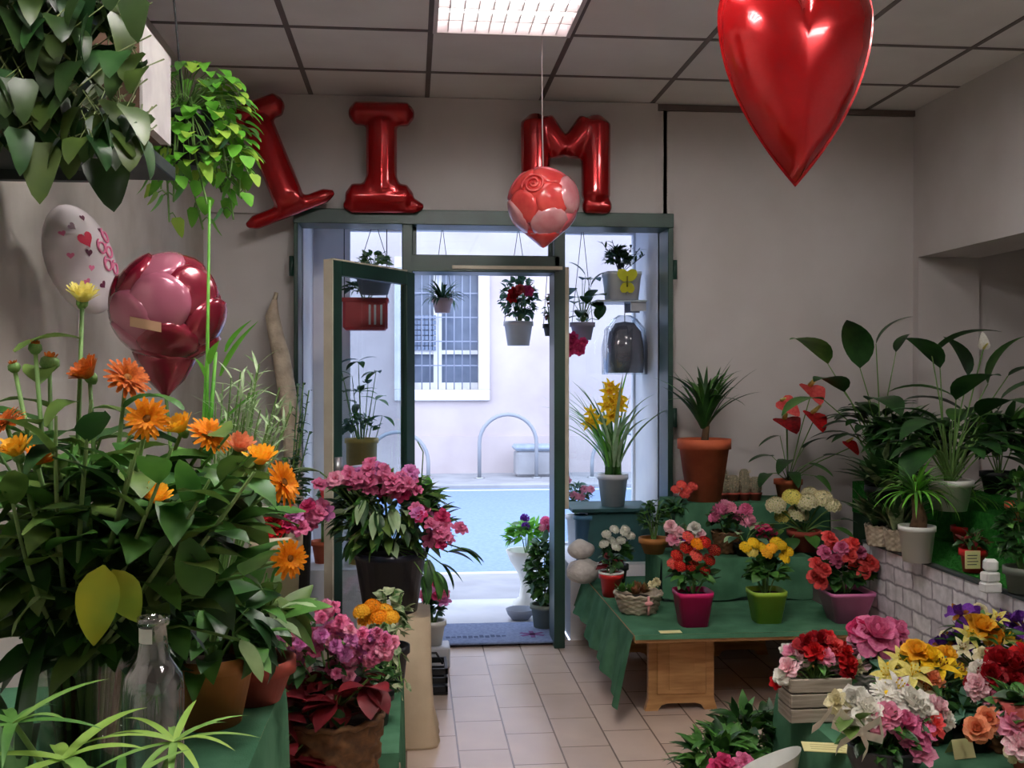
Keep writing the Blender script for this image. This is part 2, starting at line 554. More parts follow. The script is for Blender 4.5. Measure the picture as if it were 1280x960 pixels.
def bloom_mesh(kind, mats, var):
    key = (kind, tuple(m.name for m in mats), var)
    if key in BLOOMS:
        return BLOOMS[key]
    b = MB()

    def ring(n, el, L, W, shape='petal', droop=0.5, r0=.05, z0=0, mi=0, fold=.25, jit=.12, nn=4, wave=0):
        off = ru(0, 6)
        for k in range(n):
            a = off + 2 * PI * k / n + ru(-jit, jit)
            e = el + ru(-jit, jit)
            d = V((math.cos(a) * math.cos(e), math.sin(a) * math.cos(e), math.sin(e)))
            b.leaf(V((math.cos(a) * r0, math.sin(a) * r0, z0)), d, L * ru(.9, 1.08), W, shape, droop, fold, nn, mi, wave=wave)

    if kind == 'daisy':
        ring(20, .15, .95, .2, 'ray', .35, .12, .0)
        ring(18, .45, .85, .2, 'ray', .4, .1, .04)
        ring(14, .8, .6, .18, 'ray', .4, .08, .06)
        b.ball((0, 0, .1), .24, 10, 6, 1, (1, 1, .55))
        b.lathe([(.02, -.3), (.1, -.22), (.2, -.08), (.22, 0), (.1, .02)], 10, mi=2)
    elif kind == 'cup':   # half open flower seen from the side
        ring(16, .9, .9, .3, 'ray', .25, .15, -.1)
        ring(14, 1.15, .95, .28, 'ray', .1, .12, -.1)
        b.lathe([(.03, -.45), (.16, -.36), (.26, -.2), (.27, -.02), (.1, .05)], 10, mi=2)
    elif kind == 'bud':
        b.lathe([(.05, -.5), (.3, -.38), (.55, -.05), (.5, .3), (.25, .5), (.02, .52)], 10, mi=2)
        ring(8, 1.2, .5, .25, 'ray', .1, .2, .2, 0)
    elif kind == 'ruffle':
        for el, n, L, W, z in ((-.1, 7, .95, .75, 0), (.3, 7, .92, .7, .02), (.65, 6, .85, .62, .05), (1.0, 6, .75, .5, .08), (1.3, 5, .6, .4, .1)):
            ring(n, el, L, W, 'petal', .55 if el < .5 else -.3, .06, z, wave=.12, jit=.2)
    elif kind == 'rose':
        for el, n, L, W, z, dr in ((-.1, 6, .95, .9, 0, .9), (.35, 6, .85, .85, .0, .5), (.75, 5, .8, .8, .02, -.1), (1.05, 4, .8, .65, .04, -.5), (1.3, 3, .72, .5, .06, -.7)):
            ring(n, el, L, W, 'petal', dr, .12, z, fold=.4, jit=.1)
    elif kind == 'azalea':
        ring(6, .3, 1, .8, 'petal', .6, .04, 0, wave=.1, jit=.15)
        ring(5, .8, .8, .6, 'petal', .3, .04, .05, wave=.12, jit=.2)
        ring(5, 1.2, .5, .3, 'petal', .1, .02, .05, jit=.2)
    elif kind == 'lily':
        ring(6, .75, 1.1, .42, 'lance', 1.1, .03, 0, nn=6, fold=.35)
        for k in range(6):
            a = k * PI / 3 + .3
            t = V((math.cos(a) * .22, math.sin(a) * .22, .6))
            b.tube([(0, 0, .05), t * .6, t], .012, 4, 1)
            b.ball(t, .05, 5, 4, 1, (1, 1, 1.6))
    elif kind == 'iris':
        ring(3, .1, 1.0, .75, 'petal', 1.3, .05, 0, nn=6, wave=.1)
        ring(3, 1.15, .9, .6, 'petal', -.5, .05, 0, nn=6, wave=.1)
        ring(3, .6, .6, .3, 'petal', .2, .05, .05, 1)
    elif kind == 'umbel':   # dome of small florets
        n = 46
        b.ball((0, 0, -.04), .66, 10, 6, 2, (1, 1, .55))
        for k in range(n):
            z = 1 - (k + .5) / n * .95
            a = k * 2.39996
            s = math.sqrt(max(0, 1 - z * z))
            nr = V((s * math.cos(a), s * math.sin(a), z))
            c = V((nr.x, nr.y, nr.z * .6)) * .88
            t1 = nr.orthogonal().normalized()
            t2 = nr.cross(t1)
            a0 = ru(0, 6)
            for j in range(5):
                aa = a0 + j * 2 * PI / 5
                d = t1 * math.cos(aa) + t2 * math.sin(aa) + nr * ru(.1, .6)
                b.leaf(c, d, .26, .24, 'round', .3, .2, 2, 0, up=nr)
            b.ball(c + nr * .02, .045, 5, 3, 1)
            b.tube([(0, 0, -.3), c], .015, 3, 2, False)
    elif kind == 'pom':
        n = 60
        for k in range(n):
            z = 1 - (k + .5) / n * 1.5
            a = k * 2.39996
            s = math.sqrt(max(0, 1 - z * z))
            nr = V((s * math.cos(a), s * math.sin(a), z))
            b.leaf(nr * .55, nr + UP * .35 + rdir(-1, 1) * .2, .5, .34, 'petal', -.5, .3, 3, 0, up=nr.orthogonal())
        b.ball((0, 0, 0), .6, 10, 7, 0)
    elif kind == 'spathe':   # anthurium / peace lily
        b.leaf((0, -.35, -.02), (0, 1, .15), 1.35, 1.15, 'heart', .25, .18, 9, 0)
        b.tube([(0, -.3, .02), (0, -.15, .3), (0, .0, .62)], [.09, .08, .04], 8, 1)
    elif kind == 'bract':
        ring(6, .1, 1, .5, 'ovate', .5, .05, 0, nn=5)
        ring(6, .5, .7, .4, 'ovate', .4, .05, .03, nn=5)
        for k in range(5):
            b.ball(rdir(.5, 1.4) * .1, .06, 6, 4, 1)
    me = bpy.data.meshes.new('bloom_' + kind)
    me.from_pydata(b.v, [], b.f)
    for m in mats:
        me.materials.append(m)
    me.polygons.foreach_set('material_index', b.m)
    me.polygons.foreach_set('use_smooth', b.s)
    me.update()
    BLOOMS[key] = me
    return me


def bloom(parent, kind, c, size, loc, facing=UP, c2=None, name='bloom', label=None, spin=None):
    me = bloom_mesh(kind, [c, c2 or P_CENTRE, STEMG], R.randint(0, 2))
    q = UP.rotation_difference(V(facing).normalized()) @ Quaternion(UP, ru(0, 6) if spin is None else spin)
    o = link(name, me, parent, loc, q.to_euler(), label, size)
    return o


# ------------------------------------------------------------------ pots and baskets
def pot_profile(rt, rb, h, rim=.012, rimh=.03, wall=.008):
    return [(rb * .6, .0), (rb, .0), (rb + (rt - rb) * .97, h - rimh), (rt + rim, h - rimh), (rt + rim, h), (rt, h), (rt - wall, h - .004), (rt - wall * 1.5, h - .03), (0.0, h - .035)]


def make_pot(parent, rt, rb, h, m, name='pot', sq=0.0, rim=.008, rimh=.025, soil=True, label=None, phase=0.0):
    b = MB()
    n = 40 if sq else 28
    b.lathe([(0, 0)] + pot_profile(rt, rb, h, rim, rimh), n, sq=sq, phase=phase)
    o = b.build(name, m, parent, label=label)
    if soil:
        s = MB()
        s.lathe([(0, h - .012), (rt * .5, h - .014), (rt - .012, h - .02), (rt - .016, h - .036), (0, h - .036)], n, sq=sq, phase=phase)
        s.build('soil', SOIL, parent)
    return o


def make_basket(parent, rt, rb, h, m, handle=False, rows=12, n=40, name='basket', label=None):
    b = MB()
    prof = [(rb * .9, .003)]
    for j in range(rows * 2 + 1):
        t = j / (rows * 2)
        prof.append((rb + (rt - rb) * t ** .85, h * t))
    amp = rt * .055

    def weave(j, k, r, z):
        return amp * (1 if ((j // 2) + (k // 2)) % 2 else -1) if 0 < j else 0
    b.lathe([(0, .003)] + prof + [(rt - .012, h), (rt - .016, h - .03), (0, h - .035)], n, fn=lambda j, k, r, z: weave(j, k, r, z) if 1 < j < len(prof) else 0)
    rim = [(math.cos(t) * rt, math.sin(t) * rt, h + .004 * math.sin(t * 14)) for t in [2 * PI * i / 48 for i in range(49)]]
    b.tube(rim, rt * .06, 6)
    o = b.build(name, m, parent, label=label)
    s = MB()
    s.lathe([(0, h - .02), (rt - .02, h - .024), (rt - .022, h - .034), (0, h - .034)], 24)
    s.build('soil', SOIL, parent)
    if handle:
        hb = MB()
        for off in (-.006, .006):
            hb.tube([(math.cos(t) * rt, off + .004 * math.sin(t * 12), h + math.sin(t) * rt * 1.5) for t in [PI * i / 20 for i in range(21)]], .006, 6)
        hb.build('basket_handle', m, parent)
    return o


# ------------------------------------------------------------------ foliage
def bush(b, c, rx, ry, rz, n, L, W, shape='ovate', mi=0, droop=.6, stems=8, base=None, low=-.3, smi=1, petiole=.0):
    c = V(c)
    base = V(base) if base is not None else V((c.x, c.y, c.z - rz))
    tips = []
    for k in range(stems):
        d = rdir(.15, 1.3)
        tip = c + V((d.x * rx * .85, d.y * ry * .85, d.z * rz * .85))
        mid = base.lerp(tip, .5) + V((0, 0, rz * .15))
        b.tube([base + V((d.x, d.y, 0)) * .01, mid, tip], [.004, .003, .002], 4, smi, False)
        tips.append(tip)
    for k in range(n):
        z = ru(low, 1)
        a = ru(0, 2 * PI)
        s = math.sqrt(max(0, 1 - z * z))
        rr = ru(.45, 1) ** .5
        nr = V((s * math.cos(a), s * math.sin(a), z))
        p = c + V((nr.x * rx, nr.y * ry, nr.z * rz)) * rr * .85
        d = V((nr.x, nr.y, nr.z * .5 + .15)) + rdir(-1.5, 1.5) * .55
        l = L * ru(.7, 1.15)
        b.leaf(p - d.normalized() * l * .3, d, l, W * ru(.8, 1.1), shape, droop * ru(.3, 1.5), .25, 5, mi if not isinstance(mi, (list, tuple)) else R.choice(mi), roll=ru(-.6, .6))


def fountain(b, base, n, L, W, e0=.5, e1=1.45, droop=1.0, shape='strap', mi=0, r0=.02, seg=8, fold=.3, a0=0, a1=2 * PI):
    for k in range(n):
        a = ru(a0, a1)
        e = ru(e0, e1)
        d = V((math.cos(a) * math.cos(e), math.sin(a) * math.cos(e), math.sin(e)))
        b.leaf(V(base) + V((math.cos(a), math.sin(a), 0)) * r0 * ru(0, 1), d, L * ru(.65, 1.1), W * ru(.8, 1.1), shape, droop * ru(.5, 1.4), fold, seg, mi if not isinstance(mi, (list, tuple)) else R.choice(mi))


def petioled(b, base, tip, d, L, W, shape='ovate', mi=0, smi=1, r=.003, droop=.6, sag=.03, n=7, fold=.2, wave=0, roll=0):
    "one leaf on its own stalk"
    base, tip = V(base), V(tip)
    mid = base.lerp(tip, .55) + V((0, 0, sag))
    b.tube([base, mid, tip], [r, r * .8, r * .6], 5, smi, False)
    b.leaf(tip, d, L, W, shape, droop, fold, n, mi, wave=wave, roll=roll)


def vine(b, pts, L, W, n, mi=0, smi=1, shape='heart'):
    pts = [V(p) for p in pts]
    b.tube(pts, .003, 5, smi, False)
    m = len(pts) - 1
    for k in range(n):
        t = (k + .6) / n * m
        i = min(int(t), m - 1)
        p = pts[i].lerp(pts[i + 1], t - i)
        a = ru(0, 2 * PI)
        o = V((math.cos(a), math.sin(a), ru(-.2, .5)))
        q = p + o * L * .45
        b.tube([p, p + o * L * .25 + V((0, 0, .01)), q], .002, 4, smi, False)
        b.leaf(q, o * .4 + V((0, 0, -1)), L * ru(.75, 1.15), W * ru(.8, 1.1), shape, -.5 * ru(.2, 1.3), .15, 6, mi if not isinstance(mi, (list, tuple)) else R.choice(mi), up=o + V((0, 0, .4)))
# ================================================================== THE SETTING
XW, XE, YB, YF, ZC = -1.07, 2.75, -2.2, 5.5, 2.88
FX0, FX1 = at(369, 500, 5.42).x, at(838, 500, 5.42).x      # shopfront frame, outer edges
DX0, DX1 = at(516, 500, 5.42).x, at(691, 500, 5.42).x      # doorway
FZ = at(604, 266, 5.42).z                                  # head of the shopfront
YG = 6.2                                                   # plane of the outer panes

# floor: indoors tiles run to the doorway, then a marble step
b = MB().box((XW - .3, YB - .2, -.1), (XE + 1.4, YF + .03, 0))
fl = struct(b.build('floor', FLOOR, loc=(.173, 3.767, 0)))
for vtx in fl.data.vertices:
    vtx.co.x -= .173
    vtx.co.y -= 3.767

# ceiling: 60 cm tiles on a metal grid, one tile left out for each lamp
LAMPS = [(0, 3.8)]
gx0, gy0, T = .08, 5.02, .6
b = MB()
lamp_cells = {(0, -2), (0, -5), (2, -3), (-1, -7), (2, -8)}
for i in range(-2, 5):
    for j in range(-12, 1):
        x0, y0 = gx0 + i * T, gy0 + j * T
        if (i, j) in lamp_cells:
            continue
        a0, a1 = max(x0 + .012, XW), min(x0 + T - .012, XE)
        c0, c1 = max(y0 + .012, YB), min(y0 + T - .012, YF)
        if a1 - a0 > .02 and c1 - c0 > .02:
            b.box((a0, c0, ZC), (a1, c1, ZC + .02), 0)
for i in range(-1, 5):
    b.box((gx0 + i * T - .012, YB, ZC - .003), (gx0 + i * T + .012, YF, ZC + .02), 1)
for j in range(-11, 1):
    b.box((XW, gy0 + j * T - .012, ZC - .0035), (XE, gy0 + j * T + .012, ZC + .02), 1)
b.box((XW - .3, YB - .2, ZC + .16), (XE + 1.4, YF + .12, ZC + .3), 0)
struct(b.build('ceiling', [CEIL, TBAR]))

b = MB().box((XW - .15, YB - .15, 0), (XW, YF + .12, ZC + .2))
struct(b.build('wall_left', WALL_LEFT))
b = MB().box((XW - .15, YB - .15, 0), (XE + 1.4, YB, ZC + .2))
struct(b.build('wall_back', WHITE_WALL))
# door wall: pieces left, right and above the shopfront; a slightly prouder panel above the door
b = MB()
b.box((XW, YF, 0), (FX0 + .02, YF + .12, ZC + .2))
b.box((FX1 - .02, YF, 0), (XE + 1.4, YF + .12, ZC + .2))
b.box((FX0, YF, FZ - .03), (FX1, YF + .12, ZC + .2))
px = at(822, 200, 5.47).x
b.box((XW + .001, YF - .035, FZ - .01), (px, YF + .001, ZC - .004))
struct(b.build('wall_front', WHITE_WALL))
# dark brown strip between the right part of the wall and the ceiling
b = MB().box((px, YF - .02, ZC - .035), (XE, YF + .001, ZC - .004))
struct(b.build('trim_1', mat('brown_cove_strip', C(104, 92, 88), rough=.7)))
# right wall with a deep opening under a lintel
AY, AZ = YF - .06, at(1165, 322, 5.45).z
b = MB()
b.box((XE, AY, 0), (XE + .35, YF, ZC + .2))
b.box((XE, YB, AZ), (XE + .35, AY, ZC + .2))
b.box((XE, YB, 0), (XE + .35, 2.3, AZ))
b.box((XE + 1.25, YB, 0), (XE + 1.4, YF, ZC + .2))
b.box((XE + .35, 2.15, 0), (XE + 1.25, 2.3, ZC + .2))
b.box((XE + .35, 2.3, AZ + .25), (XE + 1.25, YF, AZ + .35))
struct(b.build('wall_right', WHITE_WALL))

# ---- green shopfront frame (inner face) and the bays behind it
b = MB()
y0, y1 = 5.36, 5.56
b.box((FX0, y0, 0), (FX0 + .022, y1, FZ), 0, bev=.003)
b.box((FX1 - .028, y0, 0), (FX1, y1, FZ), 0, bev=.003)
b.box((FX0, y0 - .01, FZ - .075), (FX1, y1, FZ), 0, bev=.003)
b.box((at(503, 500, 5.4).x, y0, 0), (DX0, y1, FZ - .07), 0, bev=.003)
b.box((DX1, y0, 0), (at(705, 500, 5.4).x, y1, FZ - .07), 0, bev=.003)
b.box((at(705, 500, 5.4).x, y0 + .03, at(706, 636, 5.4).z), (at(711, 500, 5.4).x, y1, at(706, 334, 5.4).z), 1, bev=.002)
zt0, zt1 = at(600, 341, 5.4).z, at(600, 320, 5.4).z
b.box((DX0 - .01, y0, zt0), (DX1 + .03, y1, zt1), 0, bev=.003)
b.box((at(565, 400, 5.36).x, y0 - .008, at(600, 336.5, 5.36).z), (at(703, 400, 5.36).x, y0 + .01, at(600, 332, 5.36).z), 1, bev=.002)
for zz in (1.98, 1.2):      # hinge knuckles on the outer uprights
    b.lathe([(.0, -.05), (.014, -.05), (.014, .05), (0, .05)], 10, (FX1 + .012, y0 + .02, zz))
    b.lathe([(.0, -.05), (.014, -.05), (.014, .05), (0, .05)], 10, (FX0 - .012, y0 + .02, zz))
struct(b.build('trim_2', [GREEN_MET, CREAM_MET]))

BZ = .40       # sill of the bays
BT = at(600, 276, 5.56).z + .04
b = MB()
b.box((FX0 - .1, 5.56, 0), (FX0 + .02, YG + .1, BT))                    # outer cheeks
b.box((FX1 - .02, 5.56, 0), (FX1 + .1, YG + .1, BT))
b.box((FX0 - .1, 5.56, BT), (FX1 + .1, YG + .1, BT + .12))              # soffit
b.box((FX0, 5.52, 0), (DX0 - .06, YG, BZ))                              # plinths
b.box((DX1 + .11, 5.52, 0), (FX1, YG, BZ))
b.box((FX0, YG, 0), (FX0 + .22, YG + .1, BT))                           # opaque pier beside the outer pane
struct(b.build('wall_bay', BAY))

# outer panes of the two bays and the passage-side panes
def pane_window(name, xa, xb, za, zb, xs):
    f = MB()
    t = .03
    t = .014
    f.box((xa, YG, za), (xb, YG + .05, za + t)).box((xa, YG, zb - t), (xb, YG + .05, zb))
    f.box((xa, YG, za + t), (xa + t, YG + .05, zb - t)).box((xb - t, YG, za + t), (xb, YG + .05, zb - t))
    o = struct(f.build(name, BAY))
    MB().box((xa + t, YG + .02, za + t), (xb - t, YG + .026, zb - t)).build('pane', GLASS, o)
    return o


pane_window('window_1', FX0 + .22, DX0 - .05, BZ, BT, None)
pane_window('window_2', DX1 + .1, FX1 - .02, BZ, BT, None)
o = struct(MB().box((DX0, 5.45, zt1), (DX0 + .02, 5.47, FZ - .07)).box((DX1 - .02, 5.45, zt1), (DX1, 5.47, FZ - .07)).build('window_3', GREEN_MET))
MB().box((DX0 + .02, 5.455, zt1), (DX1 - .02, 5.46, FZ - .075)).build('pane', GLASS, o)

# ---- the door leaf, swung inward on the left jamb
hx, hy = DX0 - .005, 5.345
ex, ey = at(411, 500, 4.78).x, 4.78
LW_ = math.hypot(ex - hx, ey - hy)
ang = math.atan2(ey - hy, ex - hx)
ztop = zt0 - .01
d = MB()
st = .075
d.box((0, -.02, .012), (st, .02, ztop), 0, bev=.003)
d.box((LW_ - st, -.02, .012), (LW_, .02, ztop), 0, bev=.003)
d.box((st, -.02, ztop - .065), (LW_ - st, .02, ztop), 0)
d.box((st, -.02, .012), (LW_ - st, .02, .2), 0)
d.box((LW_ - .004, -.024, .012), (LW_ + .006, .024, ztop + .004), 1)
d.box((st, .008, ztop + .0005), (LW_ - .004, .024, ztop + .008), 1)
dr = struct(d.build('door_1', [GREEN_MET, CREAM_MET], loc=(hx, hy, 0), rot=(0, 0, ang)))
MB().box((st, -.004, .2), (LW_ - st, .004, ztop - .065)).build('pane', LEAFGLASS, dr)
h = MB()
hx_ = LW_ - st / 2
h.tube([(hx_, .02, 1.0), (hx_, .07, 1.0), (hx_ - .12, .07, 1.0)], .009, 8)
h.lathe([(0, -.05), (.022, -.05), (.022, .05), (0, .05)], 12, (hx_, .02, 1.0))
h.build('door_handle', STEEL, dr)

# ---- outdoors: marble step, pavement, road, far pavement and the house across the street
struct(MB().box((DX0 - .06, 5.53, -.1), (DX1 + .1, 6.55, .012), bev=.006).build('doorstep', MARBLE))
struct(MB().box((-14, 6.30, -.12), (16, 7.5, -.01)).build('pavement', PAVE))
b = MB().box((-14, 7.5, -.2), (16, 13.45, -.04), 0)
b.box((-14, 7.62, -.04), (16, 7.72, -.037), 1).box((-14, 13.2, -.04), (16, 13.3, -.037), 1)
struct(b.build('road', [ASPHALT, mat('road_line_paint', C(186, 188, 192), rough=.8)]))
struct(MB().box((-14, 13.45, -.12), (16, 15.2, .02), bev=.02).build('pavement_far', PAVE))
YH = 15.0
b = MB()
wx0, wx1 = at(507, 400, YH).x, at(598, 400, YH).x
wz0, wz1 = at(560, 487, YH).z, at(560, 336, YH).z
b.box((-14, YH, 0), (wx0, YH + .4, 7.5), 0)
b.box((wx1, YH, 0), (16, YH + .4, 7.5), 0)
b.box((wx0, YH, 0), (wx1, YH + .4, wz0), 0)
b.box((wx0, YH, wz1), (wx1, YH + .4, 7.5), 0)
b.box((-14, YH - .05, 0), (16, YH + .01, at(600, 545, YH).z), 0)       # projecting plinth course
struct(b.build('wall_house', FACADE))
b = MB()
fr = .16
b.box((wx0 - fr, YH - .07, wz0 - fr), (wx1 + fr, YH + .05, wz0), 0, bev=.01)
b.box((wx0 - fr, YH - .07, wz1), (wx1 + fr, YH + .05, wz1 + fr), 0, bev=.01)
b.box((wx0 - fr, YH - .06, wz0), (wx0, YH + .05, wz1), 0, bev=.01)
b.box((wx1, YH - .06, wz0), (wx1 + fr, YH + .05, wz1), 0, bev=.01)
w = struct(b.build('window_4', STONE_TRIM))
MB().box((wx0, YH + .2, wz0), (wx1, YH + .22, wz1)).build('pane', DARKGLASS, w)
g = MB()
n = 9
for i in range(1, n):
    x = wx0 + (wx1 - wx0) * i / n
    g.tube([(x, YH + .03, wz0), (x, YH + .03, wz1)], .009, 6)
for k in range(1, 5):
    z = wz0 + (wz1 - wz0) * k / 5
    g.box((wx0, YH + .025, z - .008), (wx1, YH + .035, z + .008))
g.build('window_grille', mat('grey_iron', C(130, 136, 156), rough=.6), w)
m = MB()
xm = at(547, 400, YH + .15).x
m.box((xm - .06, YH + .12, wz0), (xm + .06, YH + .2, wz1)).box((wx0, YH + .13, wz0 + .001), (wx1, YH + .195, wz0 + .1))
m.box((wx0, YH + .135, at(540, 440, YH).z - .03), (wx1, YH + .19, at(540, 440, YH).z + .03))
m.build('window_sash', STONE_TRIM, w)
sh = MB()
for i in range(6):
    for k in range(7):
        x = at(517, 390, YH + .1).x + i * .055
        z = at(517, 438, YH + .1).z + k * .075
        sh.box((x, YH + .1, z), (x + .045, YH + .11, z + .06))
sh.build('shutter', mat('blue_grey_shutter', C(110, 124, 150), rough=.6), w)

# bicycle hoops on the far pavement
def hoop(cx, wpx, top, label, Y=14.2):
    p = at(cx, 608, Y)
    ww = wpx * Y / F / 2
    H = at(cx, top, Y).z - .02
    t = thing('bicycle_hoop', label, 'bike rack', (p.x, Y, .02), group='steel bicycle hoops across the street')
    b = MB()
    pts = [(-ww, 0, 0), (-ww, 0, H - ww)] + [(-ww * math.cos(a), 0, H - ww + ww * math.sin(a)) for a in [PI * i / 16 for i in range(1, 16)]] + [(ww, 0, H - ww), (ww, 0, 0)]
    b.tube(pts, .026, 8).build('hoop', mat('white_hoop_paint', C(138, 142, 152), rough=.5), t)
    for s in (-1, 1):
        MB().lathe([(0, 0), (.07, 0), (.07, .012), (0, .012)], 14, (s * ww, 0, 0)).build('foot_plate', STEEL, t)


hoop(635, 72, 518, 'steel arch of the bike rack framed in the open doorway')
hoop(497, 76, 540, 'steel bike rack arch half hidden by the left door post')
hoop(777, 76, 540, 'steel bike rack arch seen behind the yellow cymbidium')
t = thing('stone_bollard', 'low pale stone block on the far pavement beside the bike arch', 'bollard', (at(668, 590, 14.5).x, 14.5, .02))
MB().box((-.28, -.2, 0), (.34, .2, .36), bev=.04).build('block', PAVE, t)
MB().box((-.3, -.22, .36), (.36, .22, .44), bev=.03).build('cap', mat('blue_grey_stone', C(150, 160, 176), C(130, 142, 160), rough=.8), t)

# door mat with worn marks
mp = atz(618, 793, .015)
t = thing('door_mat', 'blue grey doormat with worn dark marks lying in the doorway', 'mat', (mp.x, 5.62, .013))
hw = (DX1 - DX0) / 2
b = MB().box((-hw + .0, -.2, 0), (hw - .02, .24, .012), bev=.004)
b.build('mat_pad', mat('doormat_fibre', C(128, 142, 176), C(108, 122, 156), rough=1, scale=60, bump=.6, bscale=300), t)
b = MB()
for k in range(11):
    x = -hw + .1 + k * .03
    b.box((x, -.09 + ru(-.01, .01), .0121), (x + .022, -.05 + ru(-.01, .01), .0128))
b.build('worn_lettering', mat('faded_blue_ink', C(70, 84, 116), rough=1), t)
b = MB()
for a in (.5, -.5, 1.57):
    b.box((.2 - .07, -.06, .0121), (.2 + .07, -.035, .0129), rot=Matrix.Rotation(a, 3, 'Z'))
b.build('emblem', mat('faded_plum_ink', C(110, 70, 120), rough=1), t)

# ------------------------------------------------------------------ light
def louvre_lamp(i, j, label, strength, deep=.006):
    x0, y0 = gx0 + i * T, gy0 + j * T
    t = thing('ceiling_light', label, 'ceiling light', (x0 + T / 2, y0 + T / 2, ZC - .012), group='square louvre lamps in the tile ceiling')
    h = T / 2 - .014
    b = MB()
    b.box((-h, -h, .1), (h, h, .12)).box((-h, -h, 0), (-h + .008, h, .1)).box((h - .008, -h, 0), (h, h, .1)).box((-h, -h, 0), (h, -h + .008, .1)).box((-h, h - .008, 0), (h, h, .1))
    b.box((-h - .006, -h - .006, -.004), (-h + .012, h + .006, .004)).box((h - .012, -h - .006, -.004), (h + .006, h + .006, .004))
    b.box((-h, -h - .006, -.004), (h, -h + .012, .004)).box((-h, h - .012, -.004), (h, h + .006, .004))
    b.build('housing', mat('lamp_housing_white', C(226, 214, 216), rough=.4), t)
    l = MB()
    for k in range(1, 4):
        y = -h + 2 * h * k / 4
        l.box((-h + .008, y - .003, .004), (h - .008, y + .003, deep * .8))
    for k in range(1, 10):
        x = -h + 2 * h * k / 10
        l.box((x - .002, -h + .008, .003), (x + .002, h - .008, deep))
    l.build('louvre', mat('louvre_metal', C(236, 228, 228), rough=.3, metal=.2), t)
    for k in range(4):
        y = -h + 2 * h * (k + .5) / 4
        tb = MB()
        tb.tube([(-h + .02, y, .03 + deep), (h - .02, y, .03 + deep)], .013, 10)
        tb.build('fluorescent_tube', emit_mat('tube_glow_%g' % strength, (1.0, .965, .94, 1), strength) if 'tube_glow_%g' % strength not in MATS else MATS['tube_glow_%g' % strength], t)


louvre_lamp(0, -2, 'square louvre ceiling light lit in front of the door', 8, .045)
louvre_lamp(0, -5, 'added unseen louvre ceiling light nearer the middle of the shop', 150)  # added out of view to raise the overall room light
louvre_lamp(2, -3, 'added unseen louvre ceiling light above the low felt table', 36)  # added just above the frame to brighten table and walls
louvre_lamp(-1, -7, 'added unseen louvre ceiling light at the back of the shop', 110)  # unseen lamp, put in to light the left wall and plants
louvre_lamp(2, -8, 'added unseen louvre ceiling light at the back by the side opening', 75)  # unseen lamp, put in as fill for the right foreground

wd = bpy.data.worlds.new('world')
scene.world = wd
wd.use_nodes = True
nt = wd.node_tree
nt.nodes.clear()
out = nt.nodes.new('ShaderNodeOutputWorld')
bg = nt.nodes.new('ShaderNodeBackground')
sky = nt.nodes.new('ShaderNodeTexSky')
sky.sky_type = 'HOSEK_WILKIE'
sky.turbidity = 6
sky.sun_direction = (-.5, -.6, .62)
mixc = nt.nodes.new('ShaderNodeMix')
mixc.data_type = 'RGBA'
mixc.inputs['Factor'].default_value = .75
mixc.inputs['B'].default_value = (.78, .9, 1.12, 1)
nt.links.new(sky.outputs['Color'], mixc.inputs['A'])
nt.links.new(mixc.outputs['Result'], bg.inputs['Color'])
bg.inputs['Strength'].default_value = 5.2
nt.links.new(bg.outputs['Background'], out.inputs['Surface'])

vs = scene.view_settings
vs.view_transform = 'Standard'
vs.look = 'None'
vs.exposure = 0.0
vs.gamma = 1.0
vs.use_curve_mapping = False
scene.display_settings.display_device = 'sRGB'
cy = scene.cycles
cy.max_bounces = 8
cy.diffuse_bounces = 4
cy.transparent_max_bounces = 24
cy.use_denoising = True
cy.caustics_reflective = False
cy.caustics_refractive = False
cy.sample_clamp_indirect = 6
# ================================================================== BALLOONS
FOIL_RED = mat('red_foil', C(182, 12, 20), C(156, 8, 14), rough=.2, scale=4, spec=.6, metal=.55, coat=.5)
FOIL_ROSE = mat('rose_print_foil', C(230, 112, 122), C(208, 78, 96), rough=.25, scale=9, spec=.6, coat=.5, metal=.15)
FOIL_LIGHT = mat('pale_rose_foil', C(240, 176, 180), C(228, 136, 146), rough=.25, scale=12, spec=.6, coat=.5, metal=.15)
FOIL_CORE = mat('coral_rose_foil', C(236, 84, 78), C(214, 60, 62), rough=.25, scale=12, spec=.6, coat=.4)
FOIL_WINE = mat('wine_foil', C(150, 30, 56), C(116, 20, 42), rough=.22, scale=8, spec=.6, coat=.5, metal=.3)
FOIL_MAUVE = mat('dusty_pink_foil', C(196, 118, 138), C(176, 96, 120), rough=.25, scale=4, spec=.6, coat=.5, metal=.2)
FOIL_WHITE = mat('white_foil', C(236, 228, 230), C(226, 214, 220), rough=.3, scale=4, spec=.6, coat=.3)


def letter(name, strokes, Y, tilt, cx, base_v, hpx, label):
    """inflated foil letter; strokes = list of ((x,z),(x,z), r0, r1) in units of the letter's height"""
    s = hpx * Y / F
    o = at(cx, base_v, Y)
    b = MB()
    for (p, q, r0, r1) in strokes:
        n = 10
        pts, rad = [], []
        for i in range(n + 1):
            t = i / n
            e = min(t, 1 - t)
            rad.append((r0 + (r1 - r0) * t) * s * min(1, .35 + math.sqrt(max(0, e)) * 2.2))
            pts.append(V(((p[0] + (q[0] - p[0]) * t) * s, 0, (p[1] + (q[1] - p[1]) * t) * s)))
        b.tube(pts, rad, 14)
    ob = b.build('balloon_' + name, FOIL_RED, loc=o, rot=(0, tilt, 0))
    md = ob.modifiers.new('skin', 'REMESH')
    md.mode = 'VOXEL'
    md.voxel_size = .010
    md.use_smooth_shade = True
    md = ob.modifiers.new('smooth', 'SMOOTH')
    md.iterations = 4
    tag(ob, label, 'balloon', 'red foil letter balloons above the door')
    return ob


